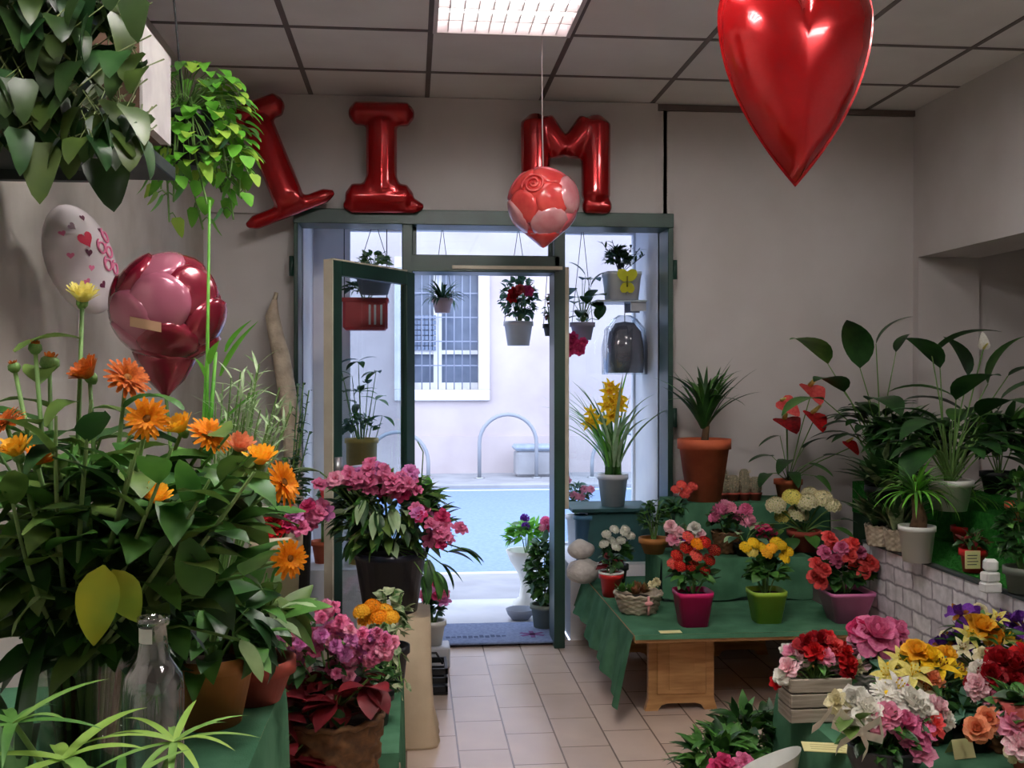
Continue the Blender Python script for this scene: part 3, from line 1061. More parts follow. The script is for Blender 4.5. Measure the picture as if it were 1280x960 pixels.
I_ST = [((0, .1), (0, .92), .15, .15), ((-.31, .92), (.31, .92), .115, .115), ((-.34, .13), (.30, .13), .13, .13), ((-.18, .2), (.18, .2), .13, .13), ((-.36, .05), (.40, .05), .08, .07)]
letter('letter', I_ST, 5.33, 0, 477, 264, 131, 'upright red foil letter I balloon standing on the green door frame')
letter('letter', [((0, .05), (0, .98), .15, .15), ((-.30, .98), (.30, .98), .115, .115), ((-.46, .03), (.42, .03), .07, .07), ((-.14, .1), (.14, .1), .12, .12)], 5.285, math.radians(-22), 367, 264, 131,
       'tilted red foil letter balloon leaning beside the hanging plant')
letter('letter', [((-.3, .06), (-.3, .95), .145, .15), ((.3, .06), (.3, .95), .145, .15), ((-.26, .9), (0, .55), .13, .12), ((.26, .9), (0, .55), .13, .12),
                  ((-.44, .06), (-.16, .06), .08, .08), ((.16, .06), (.46, .05), .08, .08)], 5.33, 0, 707, 264, 128,
       'red foil letter M balloon partly behind the hanging rose balloon')


def heart_r(t):
    # heart outline, tip down; returns x, z with z from -1 (tip) to about .75
    x = 16 * math.sin(t) ** 3
    z = 13 * math.cos(t) - 5 * math.cos(2 * t) - 2 * math.cos(3 * t) - math.cos(4 * t)
    return x / 17.0, z / 17.0


def heart_mesh(size, thick, wrinkle=.0, ns=14, nt=72):
    b = MB()
    vs, fs = [], []
    for side in (1, -1):
        o = len(vs)
        for j in range(ns + 1):
            s = j / ns
            for k in range(nt):
                t = 2 * PI * k / nt
                x, z = heart_r(t)
                z0 = .12
                y = thick * math.sqrt(max(0, 1 - s ** 2.3))
                y *= 1 + wrinkle * s * s * math.sin(k * 2 * PI / nt * 22)
                vs.append(V((x * s * size, side * -y, (z0 + (z - z0) * s) * size)))
        for j in range(ns):
            for k in range(nt):
                k2 = (k + 1) % nt
                q = (o + j * nt + k, o + j * nt + k2, o + (j + 1) * nt + k2, o + (j + 1) * nt + k)
                fs.append(q if side > 0 else q[::-1])
    return b.add(vs, fs)


# big red heart near the ceiling (its upper lobes are above the picture)
Yh = 2.45
p = at(994, 229, Yh)
k_ = Yh / F
out = []
for d in range(0, 211, 14):
    out.append((98 * (1 - (1 - d / 210) ** 1.9), d - 210))
for a in range(8, 151, 11):
    out.append((49 + 49 * math.cos(math.radians(a)), 60 * math.sin(math.radians(a)) + 2))
out.append((0, 22))
out = [(x * k_, z * k_) for x, z in out]
out = out + [(-x, z) for x, z in out[1:-1][::-1]]
t = thing('hanging_heart_balloon', 'big shiny red heart balloon hanging point down from the ceiling', 'balloon', p + V((0, 0, 210 * k_)), rot=(0, 0, -.08))
nt, ns, zc = len(out), 18, -40 * k_
vs, fs = [], []
for side in (1, -1):
    o = len(vs)
    for j in range(ns + 1):
        s = j / ns
        for k in range(nt):
            x, z = out[k]
            y = .10 * math.sqrt(max(0, 1 - s ** 2.2)) * (1 + .10 * s ** 7 * math.sin(k * 2 * PI / nt * 16))
            vs.append(V((x * s, side * -y, zc + (z - zc) * s)))
    for j in range(ns):
        for k in range(nt):
            k2 = (k + 1) % nt
            q = (o + j * nt + k, o + j * nt + k2, o + (j + 1) * nt + k2, o + (j + 1) * nt + k)
            fs.append(q if side < 0 else q[::-1])
MB().add(vs, fs).build('foil_heart', FOIL_RED, t)
se = MB()
e = 1.03
for k in range(nt):
    (x, z), (x2, z2) = out[k], out[(k + 1) % nt]
    se.add([V((x, 0, z)), V((x2, 0, z2)), V((x2 * e, 0, zc + (z2 - zc) * e)), V((x * e, 0, zc + (z - zc) * e))], [(0, 1, 2, 3)])
se.build('seam', FOIL_RED, t)
MB().tube([(0, 0, 20 * k_), (.005, 0, .2), (0, 0, ZC - t.location.z - .005)], .0015, 5).build('balloon_string', STRING, t)


def rose_balloon(t, r, spiral_dir, mats, back=None, amp=1.0):
    "round foil balloon printed and embossed as a rose: shells of overlapping petals"
    q = UP.rotation_difference(V(spiral_dir).normalized())
    core = MB()
    core.ball((0, 0, 0), r * .86, 24, 16, 0)
    core.build('foil_body', mats[0], t)
    k = 0
    for lay, (n, el, rr, w) in enumerate(((3, 74, .98, .46), (4, 48, 1.0, .62), (5, 14, 1.0, .72), (6, -26, .97, .74), (5, -62, .93, .7))):
        for i in range(n):
            a = 2 * PI * (i + .37 * lay) / n
            e = math.radians(el)
            nr = V((math.cos(a) * math.cos(e), math.sin(a) * math.cos(e), math.sin(e)))
            t1 = UP.cross(nr).normalized()
            t2 = nr.cross(t1)
            b = MB()

            def fn(u, v, nr=nr, t1=t1, t2=t2, rr=rr, w=w, i=i):
                x, y = (u * 2 - 1), (v * 2 - 1)
                sx = x * math.sqrt(1 - y * y / 2)
                sy = y * math.sqrt(1 - x * x / 2)
                d = (nr + t1 * sx * w + t2 * sy * w).normalized()
                rim = max(0, sx * sx + sy * sy)
                lift = (.05 + .05 * i / n + .07 * (sy * .5 + .5)) * amp - .14 * max(0, rim - .72) / .28
                return d * r * (rr * .86 + lift)
            b.grid(fn, 10, 10)
            for j in range(len(b.v)):
                b.v[j] = tuple(q @ V(b.v[j]))
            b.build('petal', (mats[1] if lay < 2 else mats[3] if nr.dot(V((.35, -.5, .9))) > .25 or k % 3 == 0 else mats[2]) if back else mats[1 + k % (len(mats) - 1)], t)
            k += 1
    sp = MB()
    pts = []
    for i in range(44):
        f = i / 43
        a = f * 5 * PI
        rad = .34 * f
        d = (V((rad * math.cos(a), rad * math.sin(a), 1))).normalized()
        pts.append(q @ (d * r * (1.0 - .10 * (1 - f) * 0)))
    sp.tube(pts, r * .035, 6).build('spiral_fold', mats[-1], t)


c = at(679, 254, 4.5)
t = thing('hanging_rose_balloon', 'round pink and red rose balloon hanging on a string before the door', 'balloon', c)
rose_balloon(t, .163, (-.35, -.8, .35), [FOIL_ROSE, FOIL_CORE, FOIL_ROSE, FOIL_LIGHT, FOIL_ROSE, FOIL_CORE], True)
b = MB()
b.lathe([(0, -.195), (.012, -.19), (.055, -.155), (.09, -.125), (0, -.1)], 12, fn=lambda j, k, r, z: .012 * math.sin(k * 1.05 * 3) if r > .03 else 0)
b.build('foil_tail', FOIL_CORE, t)
top = at(675, 47, 4.5)
dz = ZC - .02 - c.z
MB().tube([(0, 0, .15), (-.004, 0, dz * .5), (top.x - c.x, -.066, dz + .017)], .0022, 5).build('balloon_string', STRING, t)

# large flower balloon by the left wall
c = at(207, 388, 2.3)
t = thing('flower_balloon', 'dark pink foil flower balloon on a stick by the left wall', 'balloon', c)
rose_balloon(t, .108, (.55, -.15, .8), [FOIL_WINE, FOIL_MAUVE, FOIL_WINE, FOIL_WINE, FOIL_MAUVE, FOIL_WINE], None, 2.4)
MB().lathe([(.004, -.19), (.012, -.178), (.04, -.15), (.06, -.115), (.07, -.09), (0, -.08)], 14).build('foil_tail', FOIL_WINE, t)
MB().tube([(0, .0, -.18), (.01, 0, -.3), (.03, -.02, -.60)], .004, 6).build('stick', STEMG, t)
lb = MB()
lb.grid(lambda u, v: V((-.012 + (u - .5) * .062, -.126 + .02 * (u - .5) ** 2, (v - .5) * .02 - .03 - .012 * u)), 4, 2)
lb.build('paper_label', mat('tan_label', C(186, 146, 116), rough=.6), t)

# white pillow shaped balloon fixed to the left wall
c = at(101, 325, 2.95)
t = thing('white_balloon', 'white foil balloon with pink hearts mounted on the left wall', 'balloon', c, rot=(0, 0, 0))
nrm = V((.86, -.5, .08)).normalized()
q = UP.rotation_difference(nrm)
b = MB()
A, B_, TH = .155, .108, .06
b.ball((0, 0, 0), 1, 28, 18, 0, (A, B_, TH))
qq = Quaternion(nrm, .0)
upn = (UP - nrm * UP.dot(nrm)).normalized()
sd = upn.cross(nrm)
tiltv = (upn * math.cos(.42) - sd * math.sin(.42)) if False else (upn * math.cos(.42) + sd * -math.sin(.42))
sd2 = tiltv.cross(nrm)
M3 = Matrix((tiltv, sd2 * -1, nrm)).transposed()
b.v = [tuple(M3 @ V(v)) for v in b.v]
b.build('foil_body', FOIL_WHITE, t)


def on_pillow(x, y, lift=.0015):
    s = max(0, 1 - (x / A) ** 2 - (y / B_) ** 2)
    return M3 @ V((x, y, TH * math.sqrt(s) + lift))


def decal_heart(x, y, s, m, rot=0):
    d = MB()
    pts = []
    for k in range(20):
        hx, hz = heart_r(2 * PI * k / 20)
        X, Yy = hz * s, hx * s
        pts.append(on_pillow(x + X * math.cos(rot) - Yy * math.sin(rot), y + X * math.sin(rot) + Yy * math.cos(rot)))
    d.add([on_pillow(x, y)] + pts, [(0, 1 + k, 1 + (k + 1) % 20) for k in range(20)])
    d.build('printed_heart', m, t)


PRINT_RED = mat('print_red', C(222, 40, 80), rough=.4)
PRINT_PINK = mat('print_pink', C(236, 130, 170), rough=.4)
PRINT_DARK = mat('print_plum', C(96, 40, 66), rough=.4)
decal_heart(.055, .01, .026, PRINT_RED)
for (x, y, s, m) in ((.098, .028, .012, PRINT_DARK), (.108, -.02, .010, PRINT_DARK), (.02, .02, .012, PRINT_DARK), (-.02, .03, .010, PRINT_PINK), (.06, -.06, .010, PRINT_DARK), (-.075, .01, .012, PRINT_DARK), (.03, .07, .010, PRINT_PINK), (-.05, .055, .011, PRINT_PINK), (-.1, -.02, .010, PRINT_PINK), (.09, .06, .009, PRINT_PINK)):
    decal_heart(x, y, s, m, ru(-.6, .6))
sc = MB()
for (cx, cy_) in ((.02, -.03), (.0, -.055), (-.03, -.03), (-.05, -.06), (.04, -.07)):
    pts = [on_pillow(cx + .022 * math.cos(a) * (1 - a / 14), cy_ + .014 * math.sin(a), .003) for a in [i * .45 for i in range(20)]]
    sc.tube(pts, .003, 5)
sc.build('printed_script', PRINT_PINK, t)
MB().tube([(-.0, .0, -.1), (-.01, .0, -.22)], .003, 6).build('balloon_neck', FOIL_WHITE, t)
MB().tube([V((-.02, .03, 0)), V((XW + .004 - c.x, .24, .0))], .006, 6).build('wall_mount', POTWHITE, t)
# ================================================================== LEFT SIDE: shelf plants
# dark shelf board on the left wall with a timber box and trailing pothos
sy0, sy1, sz = 2.2, 2.82, 1.935
t = thing('wall_shelf', 'dark grey board shelf fixed high on the left wall', 'shelf', (XW, sy0, sz))
MB().box((0.002, 0, 0), (.45, sy1 - sy0, .035), bev=.003).build('shelf_board', DARKWOOD, t)
for yy in (.12, .5):
    MB().box((.002, yy, -.14), (.02, yy + .03, 0)).box((.02, yy, -.025), (.32, yy + .03, 0)).build('bracket', DARKWOOD, t)
t = thing('planter_box', 'square timber planter box with a side coloured pale as window-lit on the high shelf', 'planter', (XW + .24, 2.3, sz + .0352))
b = MB()
w, d_, h = .25, .26, .21
b.box((0, 0, 0), (w, .015, h), 0).box((0, d_ - .015, 0), (w, d_, h), 0).box((0, .015, 0), (.015, d_ - .015, h), 0)
b.box((.015, .015, 0), (w - .015, d_ - .015, .015), 0).box((.015, .015, .15), (w - .015, d_ - .015, .17), 1)
b.build('box_body', [BROWNWOOD, SOIL], t)
MB().box((w - .015, .015, 0), (w, d_ - .015, h)).box((w - .001, 0.0, 0), (w + .006, d_, h)).build('window_lit_side', mat('window_lit_wood', C(220, 216, 212), C(196, 190, 190), rough=.7, scale=9), t)  # window light on this side is put into its pale colour

# big pothos spilling over the shelf
o = V((XW + .22, 2.42, sz + .20))
t = thing('pothos', 'large trailing pothos with olive heart leaves on the high shelf', 'trailing plant', (XW + .12, 2.12, sz + .0352))
make_pot(t, .085, .06, .13, POTBLACK)
b = MB()
P0 = V((0, 0, .12))
mx = [0, 2, 3]
for k in range(190):
    d = rdir(-.3, 1.2)
    tip = P0 + V((d.x * .26 + .06, d.y * .2 - .09, .12 + d.z * .2))
    if tip.x < -.06 or tip.z < -.02:
        continue
    petioled(b, P0, tip, V((d.x, d.y - .3, -.5)), ru(.07, .11), ru(.06, .085), 'heart', R.choice(mx), 1, .0022, .7, .05, 6)
for (u, v, Y, n) in ((52, 175, 2.0, 3), (128, 215, 2.05, 4), (20, 100, 1.95, 4), (150, 130, 2.0, 4), (100, 190, 2.05, 4), (70, 90, 1.95, 4), (170, 60, 2.05, 3), (130, 40, 2.0, 4), (40, 30, 1.95, 4), (95, 120, 1.95, 5)):
    e = at(u, v, Y) - t.location
    mid = P0.lerp(e, .5) + V((0, -.05, .10))
    vine(b, [P0, P0.lerp(mid, .6) + V((0, 0, .05)), mid, e], .095, .075, n, mx)
for k in range(230):
    u, v = ru(-10, 185), ru(-30, 175)
    if u > 150 and v < 60 and R.random() < .6 or (u > 125 and 60 < v < 120 and R.random() < .7):
        continue
    q = at(u, v, ru(1.9, 2.17)) - t.location
    q.x = max(q.x, -.02)
    petioled(b, q + V((ru(-.05, .05), .05, ru(.03, .07))), q, V((ru(-.6, .6), ru(-.8, 0), -.7)), ru(.06, .095), ru(.055, .075), 'heart', R.choice(mx), 1, .0016, .6, .0, 6)
e = at(50, 178, 1.95) - t.location
b.leaf(e, (0.05, -.2, -1), .115, .085, 'heart', .2, .15, 7, 0, up=V((.2, -1, .1)))
e = at(132, 198, 2.0) - t.location
b.leaf(e, (0.25, -.4, -1), .11, .1, 'heart', .3, .15, 7, 2, up=V((.2, -1, .3)))
e = at(172, 140, 2.0) - t.location
b.leaf(e, (-.1, -.5, -.5), .085, .085, 'heart', .3, .15, 7, 0, up=V((.2, -1, .5)))
b.build('foliage', [mat('pothos_leaf', C(48, 70, 28), C(72, 92, 38), rough=.4, scale=12, trans=.15), mat('pothos_stem', C(92, 104, 58), rough=.6), mat('pothos_leaf_deep', C(30, 54, 22), C(48, 72, 30), rough=.4, scale=12, trans=.15), GDARK], t)

# bright hanging plant beyond the shelf
t = thing('hanging_ivy', 'bright green ivy spilling from a dark pot at the far shelf end', 'trailing plant', (XW + .42, 3.06, 2.02))
make_pot(t, .075, .055, .15, POTBLACK)
MB().tube([(0, .0, .14), (-.02, .0, .4), (-.06, 0, ZC - 2.02 - .022)], .003, 6).build('hanger_cord', POTBLACK, t)
b = MB()
P0 = V((0, 0, .15))
for k in range(150):
    d = rdir(-.7, 1.2)
    tip = P0 + V((d.x * .14 + .04, d.y * .13, d.z * .19 - .04))
    petioled(b, P0, tip, V((d.x, d.y - .4, -.3)), ru(.045, .075), ru(.04, .06), 'heart', R.choice([0, 0, 2, 3]), 1, .0015, .7, .03, 5)
for k in range(16):
    a = ru(0, 6.28)
    x, y = math.cos(a) * .10 + .04, math.sin(a) * .09
    L = ru(.15, .34)
    vine(b, [P0, P0 + V((x * .8, y * .8, .03)), P0 + V((x * 1.15, y * 1.1, -L * .5)), P0 + V((x * 1.2 + ru(-.02, .04), y * 1.1, -L))], .06, .052, 9, [0, 0, 2], 1)
b.build('foliage', [GBRIGHT, STEMG, GLIME, GMID], t)

# ================================================================== LEFT TABLE with the big bucket of marigolds
TZ = .80
tx1 = at(356, 850, 2.15).x
t = thing('display_table', 'table under green felt in the near left corner', 'table', (XW, .55, 0))
b = MB().box((.03, .05, TZ - .035), (tx1 - XW - .012, 1.59, TZ - .004), 0)
b.build('tabletop', WOOD, t)
for (x, y) in ((.05, .1), (.05, 1.5), (tx1 - XW - .08, .1), (tx1 - XW - .08, 1.5)):
    MB().box((x, y, 0), (x + .05, y + .05, TZ - .035)).build('leg', WOOD, t)


def drape(name, x0, x1, y0, y1, z, drop, label, folds=9, amp=.012, sides='xXyY', thick=.0, m=None):
    "felt laid over a rectangular top and hanging down on the given sides"
    b = MB()
    r = .0

    b.grid(lambda u, v: V((x0 + (x1 - x0) * u, y0 + (y1 - y0) * v, z + .0008 * math.sin(u * 40) * math.sin(v * 33))), 24, 24)
    ph = ru(0, 6)

    def side(p, q, nrm):
        p, q = V(p), V(q)
        L = (q - p).length

        def fn(u, v):
            k = math.sin(u * L * folds * 2 + ph) * .6 + math.sin(u * L * folds * 4.7 + ph * 2) * .4
            dz = drop * (1 + .05 * k)
            e = v ** .8
            return p.lerp(q, u) + V(nrm) * (amp * (1.2 + k) * e + .004 * min(1, v * 8)) - UP * (dz * v)
        b.grid(fn, 60, 10)
    if 'X' in sides:
        side((x1, y0, z), (x1, y1, z), (1, 0, 0))
    if 'x' in sides:
        side((x0, y1, z), (x0, y0, z), (-1, 0, 0))
    if 'y' in sides:
        side((x0, y0, z), (x1, y0, z), (0, -1, 0))
    if 'Y' in sides:
        side((x1, y1, z), (x0, y1, z), (0, 1, 0))
    o = b.build(name, m or GREEN_CLOTH)
    tag(o, label, 'cloth')
    return o


drape('felt_cloth', XW + .02, tx1, .6, 2.15, TZ, .5, 'green felt cloth hanging over the near left table', sides='XyY')

# big clear vase
vx = at(108, 850, 1.55)
VS = thing('glass_vase', 'wide clear glass vase crammed with marigold stems', 'vase', (vx.x, 1.55, TZ + .0012))
b = MB()
b.lathe([(0, 0), (.055, 0), (.062, .01), (.068, .10), (.072, .20), (.078, .235), (.075, .235), (.068, .2), (.064, .1), (.058, .014), (0, .012)], 32)
b.build('vase_body', glass_mat('thin_vase_glass', (.88, .9, .88, 1), .05, .5), VS)
b = MB()
b.lathe([(0, .014), (.056, .016), (.0625, .1), (.064, .12), (0, .12)], 32)
b.build('water', glass_mat('vase_water', (.62, .66, .5, 1), .05, .3), VS)

VB = V((vx.x, 1.55, TZ))


def cut_stem(name, label, cat, tip, kind, size, facing, c, c2=None, leaves=4, LL=.1, LW=.045, lmi=(0, 2), group=None, base=None, shape='ovate'):
    tip = V(tip)
    a = ru(0, 6.28)
    rb = ru(.008, .042)
    bs = (V(base) if base is not None else VB + V((math.cos(a) * rb, math.sin(a) * rb, .02)))
    lean = V((tip.x - bs.x, tip.y - bs.y, 0))
    neck = V((bs.x, bs.y, TZ + .235)) + (lean.normalized() * .045 if lean.length > 1e-4 else V((0, 0, 0)))
    if base is not None:
        neck = bs.lerp(tip, .3)
    mid = neck.lerp(tip, .5) + V((0, 0, .03))
    t = thing(name, label, cat, bs, group=group)
    pts = [V((0, 0, 0)), neck - bs, mid - bs, tip - bs]
    MB().tube(pts, [.004, .004, .0036, .003], 6).build('stem', STEMG, t)
    if leaves:
        b = MB()
        for k in range(leaves):
            f = .1 + .8 * (k + ru(.0, .8)) / leaves
            seg = [pts[1], pts[2], pts[3]]
            p = seg[0].lerp(seg[1], f * 2) if f < .5 else seg[1].lerp(seg[2], f * 2 - 1)
            aa = ru(0, 6.28)
            b.leaf(p, (math.cos(aa), math.sin(aa) - .25, ru(.0, .8)), LL * ru(.7, 1.25), LW * ru(.8, 1.2), shape, ru(.5, 1.5), .2, 7, R.choice(lmi), wave=.05)
        b.build('leaves', [GMID, GDARK, GOLIVE, GYELL], t)
    if kind:
        bloom(t, kind, c, size, tip - bs, facing, c2, 'flower_head')
    return t


G = 'cut marigold stems in the glass vase'
HEADS = [
    (184, 524, 1.42, 'daisy', .028, (.1, -1, .25), P_ORANGE, 'round orange marigold facing front below the flower balloon'),
    (193, 626, 1.40, 'cup', .028, (.25, -.35, .9), P_YELOR, 'amber half open marigold head low in the middle of the bunch'),
    (22, 568, 1.38, 'cup', .030, (-.3, -.3, 1), P_YELOR, 'amber marigold head against the left picture edge, pale'),
    (46, 578, 1.42, 'cup', .026, (.4, -.3, .8), P_ORANGE, 'small orange marigold close beside the pale amber one'),
    (8, 530, 1.48, 'daisy', .03, (-.4, -.3, .7), P_RUST, 'rust coloured marigold cut by the left picture edge'),
    (262, 545, 1.52, 'daisy', .032, (.5, -.4, .6), P_ORANGE, 'orange marigold turned sideways right of the round one'),
    (228, 538, 1.54, 'cup', .030, (-.4, -.3, .8), P_YELOR, 'amber marigold seen from the side between two orange ones'),
    (325, 578, 1.56, 'cup', .032, (.1, -.4, 1), P_YELOR, 'amber marigold high on the right side of the bunch'),
    (352, 604, 1.55, 'daisy', .034, (.75, -.4, .3), P_ORANGE, 'orange marigold with spread rays at the bunch outer right'),
    (298, 562, 1.60, 'cup', .030, (.3, -.4, .8), P_PEACH, 'peach marigold head in the right half of the bunch'),
    (361, 698, 1.50, 'daisy', .028, (.6, -.8, .1), P_ORANGE, 'low orange marigold hanging beside the pink azalea'),
    (158, 474, 1.56, 'daisy', .034, (.5, -.5, .5), P_RUST, 'brown orange marigold under the flower balloon stalk'),
    (112, 470, 1.58, 'cup', .034, (-.4, -.4, .7), P_RUST, 'faded rust marigold cup high over the vase'),
    (103, 376, 1.60, 'cup', .032, (.2, -.3, 1), P_PALEY, 'tall yellow half open marigold in front of the white balloon'),
    (44, 436, 1.55, 'bud', .018, (.1, -.2, 1), P_RUST, 'closed green marigold bud on the upper left, the taller'),
    (18, 460, 1.52, 'bud', .016, (-.2, -.2, 1), P_RUST, 'closed green marigold bud on the upper left, the shorter'),
    (62, 455, 1.60, 'bud', .026, (.2, -.2, 1), P_RUST, 'plump marigold bud just opening near the left wall'),
]
for (u, v, Y, k, s, fc, c, lab) in HEADS:
    cut_stem('marigold', lab, 'flower', at(u, v, Y), k, s * 1.0, fc, c, leaves=6, LL=.10, LW=.045, group=G)

# leafy filler shoots: one thing, the greenery of the bunch
t = thing('leafy_greenery', 'dense dark leafy shoots filling the marigold bunch', 'greenery', VB + V((0, 0, .03)))
b = MB()
for k in range(40):
    a = ru(0, 6.28)
    e = at(ru(-40, 330), ru(535, 735), ru(1.38, 1.78)) - t.location
    s0 = V((math.cos(a) * .03, math.sin(a) * .03, 0))
    nk = V((math.cos(a) * .045, math.sin(a) * .045, .2)) + V((e.x, e.y, 0)) * .05
    md = nk.lerp(e, .5) + V((0, 0, .05))
    b.tube([s0, nk, md, e], [.0035, .0035, .003, .002], 5, 1, False)
    for j in range(12):
        f = (j + ru(0, 1)) / 12
        p = nk.lerp(md, f * 2) if f < .5 else md.lerp(e, f * 2 - 1)
        aa = ru(0, 6.28)
        b.leaf(p, (math.cos(aa), math.sin(aa) - .2, ru(-.3, .7)), ru(.075, .14), ru(.038, .062), 'ovate', ru(.4, 1.4), .2, 6, R.choice([0, 2, 2, 3]), roll=ru(-.4, .4), wave=.05)
for k in range(46):
    a, r1 = ru(0, 6.28), ru(.0, .052)
    b.tube([(math.cos(a) * r1, math.sin(a) * r1, -.015), (math.cos(a + .6) * r1, math.sin(a + .6) * r1, .12), (math.cos(a + 1.0) * r1 * 1.1, math.sin(a + 1.0) * r1 * 1.1, .25)], ru(.003, .005), 5, 6, False)
for (u1, v1) in ((114, 500), (165, 575), (10, 590), (262, 600), (172, 560), (318, 590), (70, 520), (215, 560)):
    p1 = at(u1, v1, 1.35) - t.location
    c1 = V((p1.x * .55, p1.y * .9, p1.z * .62))
    P = [V((0, -.03, .18)).lerp(c1, k / 8).lerp(c1.lerp(p1, k / 8), k / 8) for k in range(9)]
    b.tube(P, [.0032] * 5 + [.003, .0028, .0025, .002], 6, 5, False)
    for k in (3, 5, 6, 7):
        b.leaf(P[k], (ru(-1, 1), ru(-.7, .2), ru(.1, .8)), ru(.06, .1), ru(.03, .045), 'ovate', ru(.5, 1.2), .2, 6, R.choice([0, 3, 2]), wave=.05)
# particular leaves one can see
for (u, v, Y, d, L, W, m) in ((112, 634, 1.36, (-1, -.25, .12), .082, .036, 3), (130, 706, 1.34, (-.1, -.35, -1), .10, .055, 4), (140, 712, 1.345, (.55, -.3, -1), .075, .045, 4),
                              (50, 745, 1.36, (-.6, -.2, -.6), .06, .035, 3), (255, 745, 1.38, (-.2, -.4, .9), .09, .05, 0), (305, 720, 1.45, (.4, -.4, .5), .09, .05, 0), (220, 690, 1.38, (.6, -.3, .6), .085, .04, 3),
                              (270, 640, 1.45, (.4, -.5, .4), .10, .06, 2), (60, 690, 1.36, (.7, -.4, .5), .09, .045, 0), (300, 800, 1.5, (.5, -.4, -.5), .07, .03, 5)):
    p = at(u, v, Y) - t.location
    b.tube([V((0, 0, .2)), p.lerp(V((0, 0, .2)), .4) + V((0, .02, .02)), p], .0025, 5, 1, False)
    b.leaf(p, d, L, W, 'ovate', .5, .15, 8, m, wave=.05, up=V((0, -1, .4)) if abs(d[2]) > .8 else UP)
b.build('foliage', [GMID, STEMG, GDARK, GOLIVE, GYELL, mat('leaf_soft_green', C(122, 152, 92), C(146, 172, 112), rough=.6, scale=20, trans=.2), mat('old_stems', C(112, 92, 58), C(84, 76, 44), rough=.8, scale=20)], t)

# clear bottle
p = at(192, 900, 1.30)
t = thing('glass_bottle', 'empty clear glass bottle with long neck beside the vase', 'bottle', (p.x, 1.30, TZ + .0012))
s = 1.30 / F
b = MB()
r = 36 * s
B0 = 1088
L_ = lambda v: (B0 - v) * s
b.lathe([(0, .012), (r * .5, .006), (r * .9, 0), (r, .01), (r, L_(850)), (r * .93, L_(833)), (r * .68, L_(820)), (r * .54, L_(811)), (r * .47, L_(795)), (r * .43, L_(772)), (r * .53, L_(771)), (r * .53, L_(762)), (r * .42, L_(762)), (r * .37, L_(772)), (r * .41, L_(795)), (r * .47, L_(812)), (r * .6, L_(821)), (r * .85, L_(836)), (r * .93, L_(851)), (r * .93, .016), (0, .02)], 36)
b.build('bottle_glass', VASEGLASS, t)
b = MB()
b.grid(lambda u, v: V(((r * .47) * math.sin((u - .9) * 1.6), -(r * .47) * math.cos((u - .9) * 1.6), L_(792) + 18 * s * v)), 5, 2)
b.build('neck_label', TAGW, t)

# ochre pot with a drooping plant at the table's front edge
p = at(262, 880, 1.9)
t = thing('potted_plant', 'ochre terracotta pot with dark drooping leaves at the felt table edge', 'potted plant', (p.x, 1.9, TZ + .0015))
make_pot(t, .078, .056, .125, TERRA_Y, rim=.006)
b = MB()
bush(b, (0, -.01, .17), .13, .12, .11, 80, .10, .045, 'ovate', [0, 0, 2], 1.2, 8, (0, 0, .1), -.75)
b.build('foliage', [GDARK, STEMG, GMID], t)
p = at(322, 840, 2.0)
t = thing('potted_plant', 'terracotta bowl with yellow green leaves at the felt table corner', 'potted plant', (p.x - .01, 2.02, TZ + .0015))
make_pot(t, .072, .05, .08, TERRA_D)
b = MB()
bush(b, (0, 0, .16), .10, .09, .10, 34, .12, .05, 'lance', [0, 2], .9, 6, (0, 0, .07), -.3)
for (u, v, d, L, W) in ((352, 760, (.8, -.2, .3), .07, .03), (345, 735, (.5, -.3, 1), .10, .04), (340, 775, (.9, -.3, -.2), .07, .032)):
    p2 = at(u, v, 1.98) - t.location
    b.tube([V((0, 0, .07)), p2 * .6 + V((0, 0, .03)), p2], .002, 4, 1, False)
    b.leaf(p2, d, L, W, 'lance', .7, .2, 6, 3, wave=.06)
b.build('foliage', [GOLIVE, STEMG, GMID, GPALE], t)

# near palm fans at the bottom edge
t = thing('umbrella_palm', 'spidery light green umbrella palm at the bottom edge below the bottle', 'potted plant', (at(150, 960, 1.15).x, 1.15, TZ + .0015))
make_pot(t, .07, .052, .10, POTBLACK)
b = MB()
for (u, v, Y, n, L, m, w) in ((218, 928, 1.16, 13, .105, [0, 2], .009), (80, 950, 1.10, 6, .11, [2, 0], .016), (18, 905, 1.12, 9, .11, [3, 0], .012), (150, 985, 1.05, 7, .10, [0, 3], .010)):
    p = at(u, v, Y) - t.location
    b.tube([V((0, 0, .08)), p * .5 + V((0, 0, .04)), p], [.004, .0035, .003], 6, 1, False)
    for k in range(n):
        a = 2 * PI * k / n + ru(-.12, .12)
        e = ru(.0, .5)
        b.leaf(p, (math.cos(a) * math.cos(e), math.sin(a) * math.cos(e), math.sin(e)), L * ru(.75, 1.15), w, 'strap', ru(.4, .9), .3, 7, R.choice(m))
b.build('foliage', [mat('palm_leaf', C(92, 138, 56), C(120, 160, 76), rough=.5, scale=12, trans=.2), STEMG, mat('palm_leaf_pale', C(126, 168, 66), C(152, 188, 86), rough=.5, scale=10, trans=.25), GMID], t)
t = thing('spider_plant', 'dark arching grass leaved plant low at the left picture edge', 'potted plant', (at(20, 850, 1.3).x, 1.3, TZ + .0015))
make_pot(t, .065, .05, .09, POTBLACK)
b = MB()
fountain(b, (0, 0, .09), 70, .30, .022, .2, 1.5, 1.5, 'strap', [0, 0, 2], .03, 8, .3, 1.7, 4.6)
b.build('foliage', [GDARK, STEMG, GMID], t)

